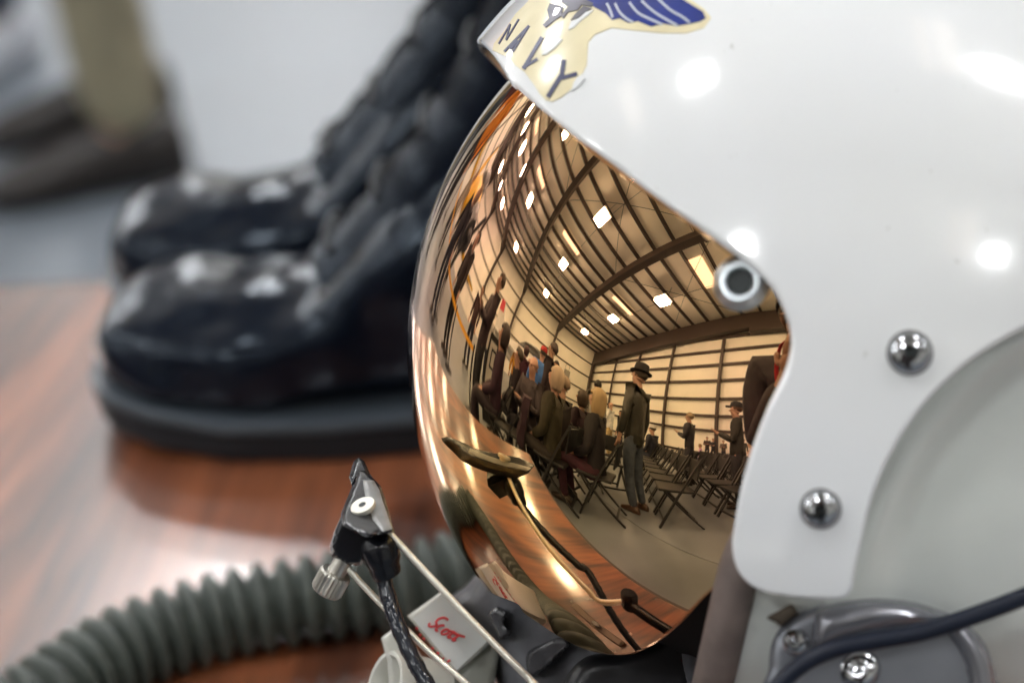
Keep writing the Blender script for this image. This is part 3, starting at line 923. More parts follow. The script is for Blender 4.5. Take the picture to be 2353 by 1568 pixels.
# strain relief and cable
c0 = at_depth(g7([(800, 1085), (850, 1200), (890, 1330), (930, 1480), (960, 1560)]), [DM - .003, DM - .0035, DM - .0035, DM - .003, DM - .0025])
c0 = spline(c0, .0008); n_ = len(c0); t_ = np.linspace(0, 1, n_)
rad_ = np.interp(t_, [0, .08, .3, .6, .72, .78, .95, 1], [.0016, .0036, .0046, .0043, .0036, .0037, .0034, .0022])
mb = MB(); mb.tube(c0, .004, 20, radii=rad_); unparent_fix(mb.build('strain_relief', M_mic, boom))
cab = [(880, 1325), (896, 1385), (920, 1450), (955, 1525), (1000, 1600), (1060, 1680)]
c1_ = spline(np.r_[at_depth(cab, [DM - .0027, DM - .004, DM - .006, DM - .008, DM - .010, DM - .010]), [CEN + np.array([-.05, -.085, -.085]), CEN + np.array([.0, -.09, -.11]), CEN + np.array([.06, -.09, -.12])]], .0012)
rr = [.0019 + .00012 * math.sin(i * 1.7) for i in range(len(c1_))]
mb = MB(); mb.tube(c1_, .0019, 14, radii=rr); unparent_fix(mb.build('cable', mat('glossy black cable', (.014, .017, .024), .16, bump=.5, bscale=180), boom))
# wires
M_wire = mat('pale nickel wire', (.78, .75, .66), .3, .55)
JN = CEN + np.array([-.0615, -.097, -.034])
for pts, dd, r in (([(845, 1172), (930, 1262), (1020, 1358), (1120, 1462), (1190, 1532), (1222, 1564)], (0, -.001, -.003, -.005, -.006, -.006), .00082),
                   ([(800, 1305), (850, 1360), (905, 1416), (990, 1500), (1075, 1572), (1160, 1650)], (.004, .003, .0015, 0, -.002, -.003), .00075)):
    mb = MB(); mb.tube(spline(np.r_[at_depth(pts, [DM - .004 + k for k in dd]), [JN]], .002), r, 12); unparent_fix(mb.build('wire_arm', M_wire, boom))
mb = MB(); mb.lathe(JN - np.array([0, 0, .004]), (0.1, -.3, 1), [(.0026, 0), (.0030, .001), (.0030, .007), (.0024, .008)], 20); unparent_fix(mb.build('wire_joint', M_mic, boom))
mb = MB(); mb.tube(spline([JN, JN + np.array([.030, -.006, -.020]), JN + np.array([.075, -.004, -.042]), JN + np.array([.13, .02, -.055])], .003), .0022, 12); unparent_fix(mb.build('boom_arm', M_mic, boom))
# eyelet at the top of the swivel pin
axp = Vector(UU * .80 + VV * .55 - RR * .25).normalized()
p = Vector(at_depth([(833, 1160)], DM - .005)[0])
mb = MB(); mb.lathe(p - axp * .0058, axp, [(.0021, 0), (.0021, .0046), (.0028, .0048), (.0030, .0054), (.0028, .0060), (.0009, .0060)], 32)
pin = unparent_fix(mb.build('swivel_pin', M_wire, boom))
mb = MB(); mb.lathe(p, axp, [(.00001, .0003), (.00088, .0003)], 20, close=False); sub(mb.build('pin_hole', M_darkhole, boom), pin)
p = Vector(at_depth([(768, 1322)], DM + .001)[0]); axk = Vector(UU * .75 + RR * .45 + VV * .2).normalized()
mb = MB(); n = 44
prof = [(.0008, -.0044), (.0034, -.0044), (.0038, -.0038), (.0038, .0004), (.0034, .0010), (.0022, .0011), (.0020, .0050)]
mb.lathe(p, axk, prof, 44)
V = [Vector(v) for v in mb.V]
for i, v in enumerate(V):
    if 2 * 44 <= i < 4 * 44 and i % 2:
        r_ = v - p; r_ -= axk * r_.dot(axk); V[i] = v - r_ * .10
mb.V = [tuple(v) for v in V]
unparent_fix(mb.build('knurled_knob', mat('worn nickel', (.55, .53, .48), .3, .9), boom, auto=20))

# flat strap bar with a knurled screw lying on the table: seen in the visor only
bar = tag(empty('strap_bar', (-.152, -.081, ZT), rad(-12)), 'flat dark metal bar with a knurled screw lying on the wooden table', 'metal bar')
mb = MB(); mb.box((0, 0, .0022), (.052, .011, .004)); o = mb.build('bar', mat('dark bronze bar', (.10, .075, .06), .4, .6), bar)
bv = o.modifiers.new('round', 'BEVEL'); bv.width = .0018; bv.segments = 3
mb = MB(); mb.lathe((.004, 0, .0044), (0, 0, 1), [(.0036, 0), (.0036, .004), (.003, .0046), (.00001, .0046)], 24); mb.build('knurled_screw', M_chrome, bar)

#SECTION boots
# ------------------------------------------------------------------ boots
M_leather = mat('polished black leather', (.003, .005, .011), .19, spec=.30, bump=.3, bscale=55)
MATS['polished black leather'].node_tree.nodes['Principled BSDF'].inputs['Specular Tint'].default_value = (.72, .86, 1.0, 1)
M_sole = mat('black rubber sole', (.006, .009, .013), .5, spec=.35)
M_welt = mat('dusty welt', (.050, .062, .076), .40)


def foot_outline(x, L=.30):
    """half width of the sole at distance x from the toe"""
    w = np.interp(x, [0, .004, .012, .03, .06, .10, .15, .20, .25, .28, .295, .30], [.0, .016, .026, .036, .043, .045, .040, .034, .034, .032, .022, .0])
    return w


loc_seed = 2.3


def make_boot():
    root = empty('boot')
    xs = np.array(sorted(set(list(np.linspace(0, .02, 7)) + list(np.linspace(.02, .28, 27)) + list(np.linspace(.28, .30, 7)))))
    for nm, z0, z1, gr, m in (('sole', 0.0, .0125, .003, M_sole), ('welt', .0127, .0172, .0055, M_welt)):
        up = [(x, foot_outline(x) + gr * min(1, foot_outline(x) / .02)) for x in xs]
        pts = up + [(x, -w) for x, w in up[::-1][1:-1]]
        pts = [(x if 0 < i else x, y) for i, (x, y) in enumerate(pts)]
        c = .15
        rings = []
        for z, k in ((z0, .975), (z0 + (z1 - z0) * .25, 1.0), (z0 + (z1 - z0) * .75, 1.0), (z1, .985)):
            rings.append([((x - c) * (1 + gr * 2.2) * (1 if k == 1 else .992) + c, y * k, z + .010 * max(0, .06 - x) / .06 * .8) for x, y in pts])
        V, Fc = lofts(rings)
        mb = MB(); mb.add(V, Fc, True); mb.build(nm, m, root, auto=45)
    # upper: sections across the foot, from toe to heel
    secs = []
    top = lambda x: np.interp(x, [0, .003, .010, .022, .04, .06, .08, .10, .13, .16, .19, .22, .30], [.022, .031, .041, .048, .052, .053, .056, .066, .094, .128, .15, .15, .14])
    X = list(np.linspace(.0015, .02, 8)) + list(np.linspace(.026, .285, 44)) + [.292, .2975]
    for x in X:
        w = max(.004, foot_outline(x) - .001); h = top(x)
        ring = []
        for k in range(40):
            a = 2 * math.pi * k / 40
            c_, s_ = math.cos(a), math.sin(a)
            e = .78 if s_ > 0 else .35
            yy = w * math.copysign(abs(c_) ** (.9 if s_ > 0 else .7), c_); zz = (.016 + (h - .016) * .5) + (h - .016) * .5 * math.copysign(abs(s_) ** e, s_)
            p = Vector((x, yy, zz))
            if s_ > -.6:
                q = p * 30
                wr = noise.noise(Vector((q.x * .55, q.y * 1.3, q.z * 1.3 + loc_seed))) * .0056 + noise.noise(Vector((p.x * 45, p.y * 80, p.z * 80 + 7))) * .0018
                crease = -.0018 * math.exp(-((x - .085 - .25 * abs(yy)) / .008) ** 2) - .0016 * math.exp(-((x - .105 - .3 * abs(yy)) / .008) ** 2)
                nrm = Vector((0, c_, s_))
                p = p + nrm * (wr + crease)
                p.z += .010 * max(0, .06 - x) / .06 * .8
            ring.append(p)
        secs.append(ring)
    V, Fc = lofts(secs)
    mb = MB(); mb.add(V, Fc, True); u = mb.build('upper', M_leather, root, auto=180)
    sd = u.modifiers.new('soft', 'SUBSURF'); sd.levels = 1; sd.render_levels = 1
    # shaft
    secs = []
    for z in np.linspace(.07, .27, 24):
        xf = np.interp(z, [.07, .10, .14, .17, .21, .27], [.115, .132, .170, .187, .195, .193]); xb = np.interp(z, [.07, .12, .2, .27], [.296, .297, .300, .305])
        w = np.interp(z, [.07, .12, .18, .27], [.034, .036, .042, .048])
        ring = []
        for k in range(36):
            a = 2 * math.pi * k / 36; c_, s_ = math.cos(a), math.sin(a)
            p = Vector(((xf + xb) / 2 - (xb - xf) / 2 * math.copysign(abs(c_) ** .8, c_), w * math.copysign(abs(s_) ** .8, s_), z))
            p += Vector((-c_, s_, 0)) * (noise.noise(p * 30) * .004 - .002 * max(0, math.sin(z * 170)))
            ring.append(p)
        secs.append(ring)
    V, Fc = lofts(secs)
    mb = MB(); mb.add(V, Fc, True); mb.build('shaft', M_leather, root, auto=180)
    # lace facings: a raised flap down each side of the instep, with laces across
    ctr = [(.097, .065), (.117, .082), (.137, .104), (.157, .129), (.174, .157), (.189, .195), (.193, .23), (.191, .262)]
    for sgn in (-1, 1):
        secs = []
        c = spline(np.array(ctr), .008)
        for i, (x, z) in enumerate(c):
            t = c[min(i + 1, len(c) - 1)] - c[max(i - 1, 0)]; t = t / np.linalg.norm(t); nx, nz = -t[1], t[0]
            k = .0028 * (1 + .25 * math.sin(i * 1.9))
            y0, y1 = .010 * sgn, .030 * sgn
            drop = .010
            secs.append([Vector((x + nx * (.002 + k), y0, z + nz * (.002 + k))), Vector((x + nx * k - nx * .002, (y0 + y1) / 2, z + nz * k - nz * .002)), Vector((x - nx * drop, y1, z - nz * drop)),
                         Vector((x - nx * (drop + .004), y1, z - nz * (drop + .004))), Vector((x - nx * .006, (y0 + y1) / 2, z - nz * .006)), Vector((x - nx * .003, y0, z - nz * .003))])
        V, Fc = lofts(secs)
        mb = MB(); mb.add(V, Fc, True); recalc(mb.build('lace_facing', M_leather, root, auto=60))
    for i in range(7):
        k = i / 6 * .9 + .05
        x = np.interp(k, np.linspace(0, 1, len(ctr)), [p[0] for p in ctr]); z = np.interp(k, np.linspace(0, 1, len(ctr)), [p[1] for p in ctr])
        mb = MB(); mb.tube([(x - .001, -.018, z + .001), (x - .003, -.008, z + .0045), (x - .003, .008, z + .0045), (x - .001, .018, z + .001)], .0018, 8); mb.build('lace', M_sole, root)
    return root


boot = make_boot()
boot.location = (-.277, .286, ZT + .0003); boot.rotation_euler = (0, 0, rad(-2))
tag(boot, 'black leather combat boot standing nearest the helmet', 'boot', 'pair of black boots on the table')
b2 = copy_tree(boot); b2.location = (-.293, .372, ZT + .0003); b2.rotation_euler = (0, 0, rad(3)); b2.scale = (1, .95, 1)
tag(b2, 'black leather combat boot standing behind the first at the far table edge', 'boot', 'pair of black boots on the table')

#SECTION people
# ------------------------------------------------------------------ people in the hangar (mirrored in the visor)
M_skin = mat('skin', (.50, .30, .22), .5)
SKINS = []


def skin_mesh(name, chains, m, parent, levels=1):
    """chains: list of lists of (x, y, z, r); a chain may start with an int index into the points already laid"""
    V = []; E_ = []; Rr = []
    for ch in chains:
        prev = None
        for p in ch:
            if isinstance(p, int): prev = p; continue
            V.append(p[:3]); Rr.append(p[3])
            if prev is not None: E_.append((prev, len(V) - 1))
            prev = len(V) - 1
    me = bpy.data.meshes.new(name); me.from_pydata(V, E_, [])
    o = link(name, me, None, parent)
    sk = o.modifiers.new('skin', 'SKIN'); sk.use_smooth_shade = True
    for i, r in enumerate(Rr):
        r = r if isinstance(r, tuple) else (r, r)
        me.skin_vertices[0].data[i].radius = r
    me.skin_vertices[0].data[0].use_root = True
    if levels:
        sb = o.modifiers.new('sub', 'SUBSURF'); sb.levels = levels; sb.render_levels = levels
    SKINS.append((o, m))
    return o


def bake_skins():
    dg = bpy.context.evaluated_depsgraph_get()
    for o, m in SKINS:
        ev = o.evaluated_get(dg)
        me = bpy.data.meshes.new_from_object(ev)
        me.polygons.foreach_set('use_smooth', [True] * len(me.polygons))
        me.materials.clear(); me.materials.append(m)
        o.modifiers.clear(); o.data = me
    SKINS.clear()


def lerp(a, b, t): return tuple(a[i] + (b[i] - a[i]) * t for i in range(3))


def ell(mb, c, r, n=14, m=9, R=None, zmin=-1.0, cut=None):
    c = Vector(c); V = []; 
    for i in range(m + 1):
        a = -math.pi / 2 + math.pi * i / m
        for k in range(n):
            b = 2 * math.pi * k / n
            v = Vector((math.cos(a) * math.cos(b) * r[0], math.cos(a) * math.sin(b) * r[1], max(zmin, math.sin(a)) * r[2]))
            if R is not None: v = R @ v
            V.append(c + v)
    Fc = [(i * n + k, i * n + (k + 1) % n, (i + 1) * n + (k + 1) % n, (i + 1) * n + k) for i in range(m) for k in range(n)]
    if cut: Fc = [f for f in Fc if cut(sum((V[i] - c for i in f), Vector()) / 4)]
    mb.add(V, Fc, True)


def person(label, loc, yaw, h=1.75, pose='stand', arms='down', top=(.03, .03, .035), legs=(.03, .035, .05), hair=(.08, .06, .04), hairstyle='short', hat=None, skin=(.50, .30, .22), bulk=1.0, lean=0.0, group=None, head_turn=0.0, shoe=(.03, .02, .015), coat=0.0, gloss=.7):
    """facing +x before yaw"""
    root = None
    k = h / 1.75
    if pose == 'sit': hz_, kx = .50, .42
    else: hz_, kx = .93 * k, 0
    la = math.sin(lean); lc = math.cos(lean)
    up = lambda d, side=0, fwd=0: (d * la + fwd * lc, side, hz_ + d * lc - fwd * la)
    S = {}
    S['hip'] = up(0); S['waist'] = up(.16 * k); S['chest'] = up(.38 * k); S['neck'] = up(.55 * k); S['chin'] = up(.61 * k, 0, .012); S['head'] = up(.70 * k, 0, .02); S['crown'] = up(.79 * k, 0, .01)
    sh = {}; el = {}; wr = {}; kn = {}; an = {}; fingers = {}
    for s in (-1, 1):
        sh[s] = up(.49 * k, .185 * s * k * bulk)
        if arms == 'down': el[s] = up(.22 * k, .25 * s * k * bulk, -.02); wr[s] = up(-.02 * k, .25 * s * k * bulk, .05)
        elif arms == 'crossed': el[s] = up(.22 * k, .25 * s * k, .08); wr[s] = up(.27 * k, -.08 * s * k, .24 + .02 * s)
        elif arms == 'front': el[s] = up(.20 * k, .23 * s * k, .06); wr[s] = up(.30 * k, .035 * s, .30)
        elif arms == 'lap': el[s] = up(.20 * k, .22 * s * k, .05); wr[s] = up(.07 * k, .06 * s, .27)
        elif arms == 'camera': el[s] = up(.20 * k, .20 * s * k, .08); wr[s] = up(.46 * k, .05 * s, .22)
        if pose == 'sit': kn[s] = (kx, .12 * s, .50); an[s] = (kx + .03, .13 * s, .09)
        elif pose == 'walk': kn[s] = (.08 + .07 * s, .1 * s, .49 * k); an[s] = (.17 * s - .02, .1 * s, .09)
        else: kn[s] = (.02, .105 * s * k, .49 * k); an[s] = (0, .115 * s * k, .09)
    # body: one continuous surface with head, neck, arms, hands and legs
    hd = lambda d, f, y=0: (S['head'][0] + (d * la + f * lc) * k, S['head'][1] + y * k, S['head'][2] + (d * lc - f * la) * k)
    ch = [[(*S['hip'], .10 * k), (*S['waist'], .07 * k), (*S['chest'], .075 * k), (*S['neck'], .055 * k), (*hd(-.075, .012), .060 * k), (*hd(-.035, .018), .076 * k), (*hd(.02, .006), .093 * k), (*hd(.07, -.004), .080 * k), (*hd(.10, -.008), .045 * k)]]
    ch.append([5, (*hd(-.005, .105), .014 * k), (*hd(-.022, .118), .011 * k)])     # nose
    idx = sum(len([q for q in c if not isinstance(q, int)]) for c in ch)
    ears = []
    for s in (-1, 1):
        ch.append([6, (*hd(.0, -.005, .088 * s), .018 * k)]); idx += 1
    for s in (-1, 1):
        ch.append([2, (*lerp(S['chest'], sh[s], .85), .030 * k), (*lerp(sh[s], el[s], .5), .030 * k), (*el[s], .030 * k), (*lerp(el[s], wr[s], .5), .030 * k), (*wr[s], .024 * k)])
        wi = idx + 4; idx += 5
        d = Vector(wr[s]) - Vector(el[s]); d.normalize()
        side = Vector((0, 1, 0)) - d * d.y
        if side.length < .2: side = Vector((0, 0, 1)) - d * d.z
        side.normalize(); nrm = d.cross(side)
        palm = Vector(wr[s]) + d * .055
        ch.append([wi, (*palm, (.034, .02))]); pi_ = idx; idx += 1
        for f, (o_, l_) in enumerate(((-.030, .062), (-.010, .075), (.010, .070), (.030, .052))):
            b = palm + d * .035 + side * o_; c2_ = b + d * l_ * .5 + nrm * .006; c3_ = c2_ + d * l_ * .4 + nrm * .016
            ch.append([pi_, (*b, .0105), (*c2_, .0095), (*c3_, .007)]); idx += 3
        b = Vector(wr[s]) + d * .03 + side * .034 + nrm * .01; c2_ = b + d * .03 + side * .014 + nrm * .012
        ch.append([pi_, (*b, .0115), (*c2_, .009)]); idx += 2
    for s in (-1, 1):
        ch.append([0, (S['hip'][0], .1 * s * k, S['hip'][2] - .04), ] and [0, (S['hip'][0] + .01, .10 * s * k, S['hip'][2] - .05 * k, .075 * k), (*kn[s], .05 * k), (*an[s], .035 * k), (an[s][0] + .06, an[s][1], .05, .032)])
    ms = mat('skin tone %.2f' % skin[0], skin, .5)
    root = skin_mesh('person', ch, ms, None)
    root.location = (loc[0], loc[1], 0); root.rotation_euler = (0, 0, yaw)
    tag(root, label, 'person', group)
    # jacket
    mt = mat('cloth %.3f %.3f %.3f' % top, top, gloss, var=.3, vscale=9, bump=.9, bscale=14)
    B_ = bulk
    ch = [[(*up(-.10 * k - coat), (.15 * k * B_, .19 * k * B_)), (*up(.06 * k), (.125 * k * B_, .17 * k * B_)), (*up(.2 * k), (.125 * k * B_, .17 * k * B_)), (*up(.36 * k), (.135 * k * B_, .19 * k * B_)), (*up(.48 * k), (.10 * k, .13 * k)), (*up(.56 * k), .072 * k)]]
    n0 = 6
    for s in (-1, 1):
        ch.append([3, (*sh[s], .082 * k), (*lerp(sh[s], el[s], .5), .068 * k), (*el[s], .058 * k), (*lerp(el[s], wr[s], .5), .054 * k), (*lerp(el[s], wr[s], .93), .044 * k)])
    skin_mesh('jacket', ch, mt, root)
    # trousers
    ml = mat('trouser cloth %.3f %.3f %.3f' % legs, legs, .8, var=.3, vscale=14, bump=.9, bscale=16)
    ch = [[(*up(.06 * k), .125 * k), (*S['hip'], .145 * k)]]
    for s in (-1, 1):
        ch.append([1, (S['hip'][0] + .01, .10 * s * k, S['hip'][2] - .06 * k, .098 * k), (*lerp(S['hip'], kn[s], .55)[:1], kn[s][1], lerp(S['hip'], kn[s], .55)[2], .085 * k), (*kn[s], .072 * k), (*lerp(kn[s], an[s], .5), .064 * k), (an[s][0], an[s][1], an[s][2] - .02, .062 * k)])
    skin_mesh('trousers', ch, ml, root)
    for s in (-1, 1):
        mb = MB()
        pts = []
        for x, w, zt in ((-.075, .026, .07), (-.06, .036, .085), (0, .040, .095), (.08, .044, .075), (.15, .048, .055), (.19, .038, .045), (.21, .018, .03)):
            pts.append([Vector((an[s][0] + x, an[s][1] + w * math.cos(a) * 1.0, .004 + max(0, zt * (.5 + .62 * math.sin(a))))) for a in [2 * math.pi * i / 12 for i in range(12)]])
        V, Fc = lofts(pts); mb.add(V, Fc, True); mb.build('shoe', mat('shoe leather %.3f' % shoe[0], shoe, .4), root)
    # hair and hat
    if hairstyle != 'bald':
        mh = mat('hair %.2f %.2f %.2f' % hair, hair, .5, var=.2, vscale=18, stretch=(1, 1, .15))
        mb = MB()
        c = Vector(hd(.03, -.008))
        rr_ = {'short': (.108, .098, .105), 'bob': (.116, .110, .116), 'long': (.118, .112, .118)}[hairstyle]
        low = {'short': -.05, 'bob': -.14, 'long': -.21}[hairstyle]
        n, m_ = 18, 10
        V = []
        for i in range(m_ + 1):
            t = i / m_
            if t < .5: a = math.pi / 2 * (1 - t * 2); rz = math.sin(a); rx = math.cos(a)
            else: rz = 0; rx = 1.0 - .30 * ((t - .5) * 2) ** 2
            z = rz * rr_[2] if t < .5 else low * (t - .5) * 2
            for q in range(n):
                b = 2 * math.pi * q / n
                g = 1 + noise.noise(Vector((b * 2, t * 6, loc[0] * 3))) * .07
                V.append(Vector((math.cos(b) * rr_[0] * rx * g, math.sin(b) * rr_[1] * rx * g, z * k)))
        Fc = []
        for i in range(m_):
            for q in range(n):
                f = (i * n + q, i * n + (q + 1) % n, (i + 1) * n + (q + 1) % n, (i + 1) * n + q)
                cx = sum(V[j].x for j in f) / 4; cz = sum(V[j].z for j in f) / 4
                if cx > .045 and cz < .045: continue
                Fc.append(f)
        mb.add([c + v * k for v in V], Fc, True)
        o = mb.build('hair', mh, root, auto=180); sd = o.modifiers.new('thick', 'SOLIDIFY'); sd.thickness = -.02
    if hat:
        kind_, colr = hat
        mhat = mat('hat %.3f %.3f %.3f' % colr, colr, .7)
        mb = MB(); c = Vector(hd(.06, -.005))
        if kind_ == 'brim':
            mb.lathe(c, (0, 0, 1), [(.10 * k, -.012), (.155 * k, -.006), (.158 * k, .002), (.112 * k, .008), (.108 * k, .05), (.098 * k, .10), (.06 * k, .118), (.00001, .11)], 24)
            mb.build('hat', mhat, root)
        elif kind_ == 'cap':
            mb.lathe(c, (0, 0, 1), [(.108 * k, -.015), (.110 * k, .02), (.095 * k, .065), (.05 * k, .09), (.00001, .095)], 20)
            mb.box((c.x + .135 * k, c.y, c.z - .005), (.09, .13, .012)); mb.build('hat', mhat, root)
        else:
            mb.lathe(c, (0, 0, 1), [(.105 * k, -.01), (.107 * k, .03), (.125 * k, .055), (.118 * k, .075), (.00001, .08)], 20); mb.build('hat', mhat, root)
    return root


P2 = math.pi
def face(az): return rad(az)


BLK, NAV = (.012, .012, .016), (.022, .026, .045)
hatman = person('tall man standing in dark leather jacket, jeans and black brimmed hat', (-1.99, -1.84), rad(165), 1.76, arms='down', top=(.022, .022, .016), legs=(.055, .07, .10), hair=(.10, .08, .06), hat=('brim', (.008, .008, .009)), bulk=1.0, gloss=.38, shoe=(.07, .035, .02), coat=.07)
person('seated woman with pale bobbed hair in an olive green coat', (-2.20, -.74), rad(128), 1.66, 'sit', 'lap', top=(.034, .031, .014), legs=(.02, .016, .014), hair=(.46, .36, .27), hairstyle='bob')
person('seated woman with long blonde hair in a black quilted coat', (-1.98, -1.24), rad(135), 1.66, 'sit', 'lap', top=(.016, .013, .018), legs=(.05, .012, .025), hair=(.42, .30, .17), hairstyle='long', coat=.05)
person('bald man seated with folded arms in dark patterned shirt', (-2.95, -.52), rad(40), 1.75, 'sit', 'crossed', top=(.06, .05, .055), legs=(.02, .02, .03), hairstyle='bald', skin=(.55, .33, .24))
person('person standing in bright blue hoodie and red cap', (-4.7, -.95), rad(190), 1.76, top=(.06, .19, .55), legs=(.03, .03, .06), hat=('cap', (.50, .03, .03)), bulk=1.15)
person('person standing far back in a mustard yellow jacket', (-7.6, -.35), rad(180), 1.7, top=(.55, .27, .03), legs=(.03, .03, .04))
person('woman standing in maroon coat beside the blue hoodie', (-5.6, -.55), rad(170), 1.66, top=(.06, .012, .025), legs=(.03, .01, .02), hair=(.05, .02, .02), hairstyle='bob')
person('man standing in dark plum jacket behind the bald man', (-4.9, -1.45), rad(20), 1.74, top=(.045, .014, .03), legs=(.02, .02, .03), hair=(.04, .03, .03))
person('bald man in white shirt and khaki trousers with folded arms', (-5.9, -4.15), rad(150), 1.70, arms='crossed', top=(.75, .76, .78), legs=(.42, .32, .17), hairstyle='bald')
person('woman in a black dress coat standing next to the white shirt', (-6.3, -4.95), rad(100), 1.6, top=BLK, legs=(.02, .012, .02), hair=(.04, .03, .02), hairstyle='bob')
person('dark haired man standing behind the blonde woman', (-4.0, -2.35), rad(200), 1.74, top=(.35, .33, .30), legs=(.03, .03, .04), hair=(.015, .012, .01))
person('man clapping in dark suit among the rows of chairs', (-2.85, -4.45), rad(165), 1.74, arms='front', top=(.020, .019, .028), legs=(.02, .02, .03), hair=(.30, .22, .14))
person('man in black cap and dark jacket holding his hands together', (-1.22, -3.32), rad(160), 1.74, arms='front', top=(.022, .022, .018), legs=(.018, .018, .022), hair=(.10, .05, .03), hat=('cap', BLK))
person('sailor seated in a white cap beside the chairs', (-4.0, -4.35), rad(170), 1.7, 'sit', 'lap', top=(.014, .016, .03), legs=NAV, hat=('sailor', (.85, .85, .85)))
person('child in a pink top seated beyond the chairs', (-4.3, -7.5), rad(150), 1.25, 'sit', 'lap', top=(.62, .36, .55), legs=(.1, .1, .2), hair=(.3, .18, .08), hairstyle='bob')
for (x, y, hh, tp_, lg, lb, hc) in ((-7.6, -14.2, 1.75, (.05, .03, .03), NAV, 'man in a brown jacket standing by the end wall', (.1, .07, .05)), (-7.05, -14.1, 1.68, (.02, .02, .03), BLK, 'woman in dark coat standing by the end wall', (.35, .2, .1)),
                                    (-6.2, -14.0, 1.62, (.10, .08, .07), NAV, 'person in grey brown coat by the end wall', (.2, .15, .1)), (-5.45, -14.1, 1.7, (.02, .02, .03), (.03, .02, .02), 'man in black suit standing by the end wall', (.04, .03, .02)),
                                    (-4.6, -13.6, 1.76, (.07, .08, .07), BLK, 'man in grey green jacket standing by the end wall', (.04, .03, .02))):
    person(lb, (x, y), rad(80), hh, top=tp_, legs=lg, hair=hc, group='spectators standing along the end wall', arms='crossed' if x < -6 else 'down')
person('person with blond hair seated at the far edge of the rows', (-1.75, -5.9), rad(170), 1.65, 'sit', 'lap', top=(.55, .42, .36), legs=NAV, hair=(.55, .40, .25), hairstyle='bob')
# photographer behind the camera
ph = person('photographer in dark cap and dark coat bending over the table', (-.03, -.99), rad(90), 1.62, arms='camera', lean=rad(20), top=(.016, .009, .012), legs=(.02, .02, .024), skin=(.30, .17, .12), hat=('cap', (.02, .012, .014)), hair=(.05, .03, .02), bulk=1.08)
camb = tag(empty('photo_camera', tuple(CPOS + CM[:, 2] * .055), 0), 'black camera held up by the photographer with a red and white strap', 'camera')
camb.rotation_euler = Matrix(CM.tolist()).to_euler()
mb = MB(); mb.box((0, 0, .015), (.14, .095, .06)); mb.box((0, .058, .015), (.055, .03, .055)); o = mb.build('camera_body', mat('black camera shell', (.01, .01, .011), .4), camb)
mb = MB(); mb.lathe((0, 0, -.012), (0, 0, -1), [(.034, 0), (.034, .02), (.031, .022), (.031, .030)], 28, close=False); mb.build('lens_barrel', mat('black camera shell', (.01, .01, .011), .4), camb)
mb = MB(); pts = spline([(-.072, .03, .02), (-.105, .0, .03), (-.115, -.08, .03), (-.10, -.17, .06), (-.05, -.2, .12)], .01)
secs = [[Vector(p) + Vector((0, 0, -.018)), Vector(p) + Vector((.003, 0, -.018)), Vector(p) + Vector((.003, 0, .018)), Vector(p) + Vector((0, 0, .018))] for p in pts]
V, Fc = lofts(secs); mb.add(V, Fc, True); recalc(mb.build('strap', mat('red camera strap', (.55, .02, .03), .6), camb))

# people standing on the floor behind the table
pl_ = at_z([(318, 425)], 0)[0]
person('person in khaki trousers and dark shoes standing on the floor behind the table', (pl_[0] - .03, pl_[1] + .11), rad(196.7), 1.78, top=(.03, .035, .05), legs=(.27, .24, .16), hair=(.1, .08, .06), shoe=(.012, .008, .006))
pl2 = at_z([(10, 190)], 0)[0]
person('person in dark grey trousers and pale shoes left of the khaki trousers', (pl2[0] - .12, pl2[1] + .10), rad(250), 1.7, top=(.10, .02, .02), legs=(.06, .075, .10), shoe=(.5, .53, .58))
person('dark haired person seated by the table side in a plum coat', (-2.72, .12), rad(85), 1.7, 'sit', 'lap', top=(.035, .012, .028), legs=(.02, .012, .02), hair=(.03, .02, .02), hairstyle='bob')
person('person in an orange safety vest beyond the table', (-2.2, 3.6), rad(-60), 1.75, top=(.75, .25, .03), legs=(.03, .03, .04))
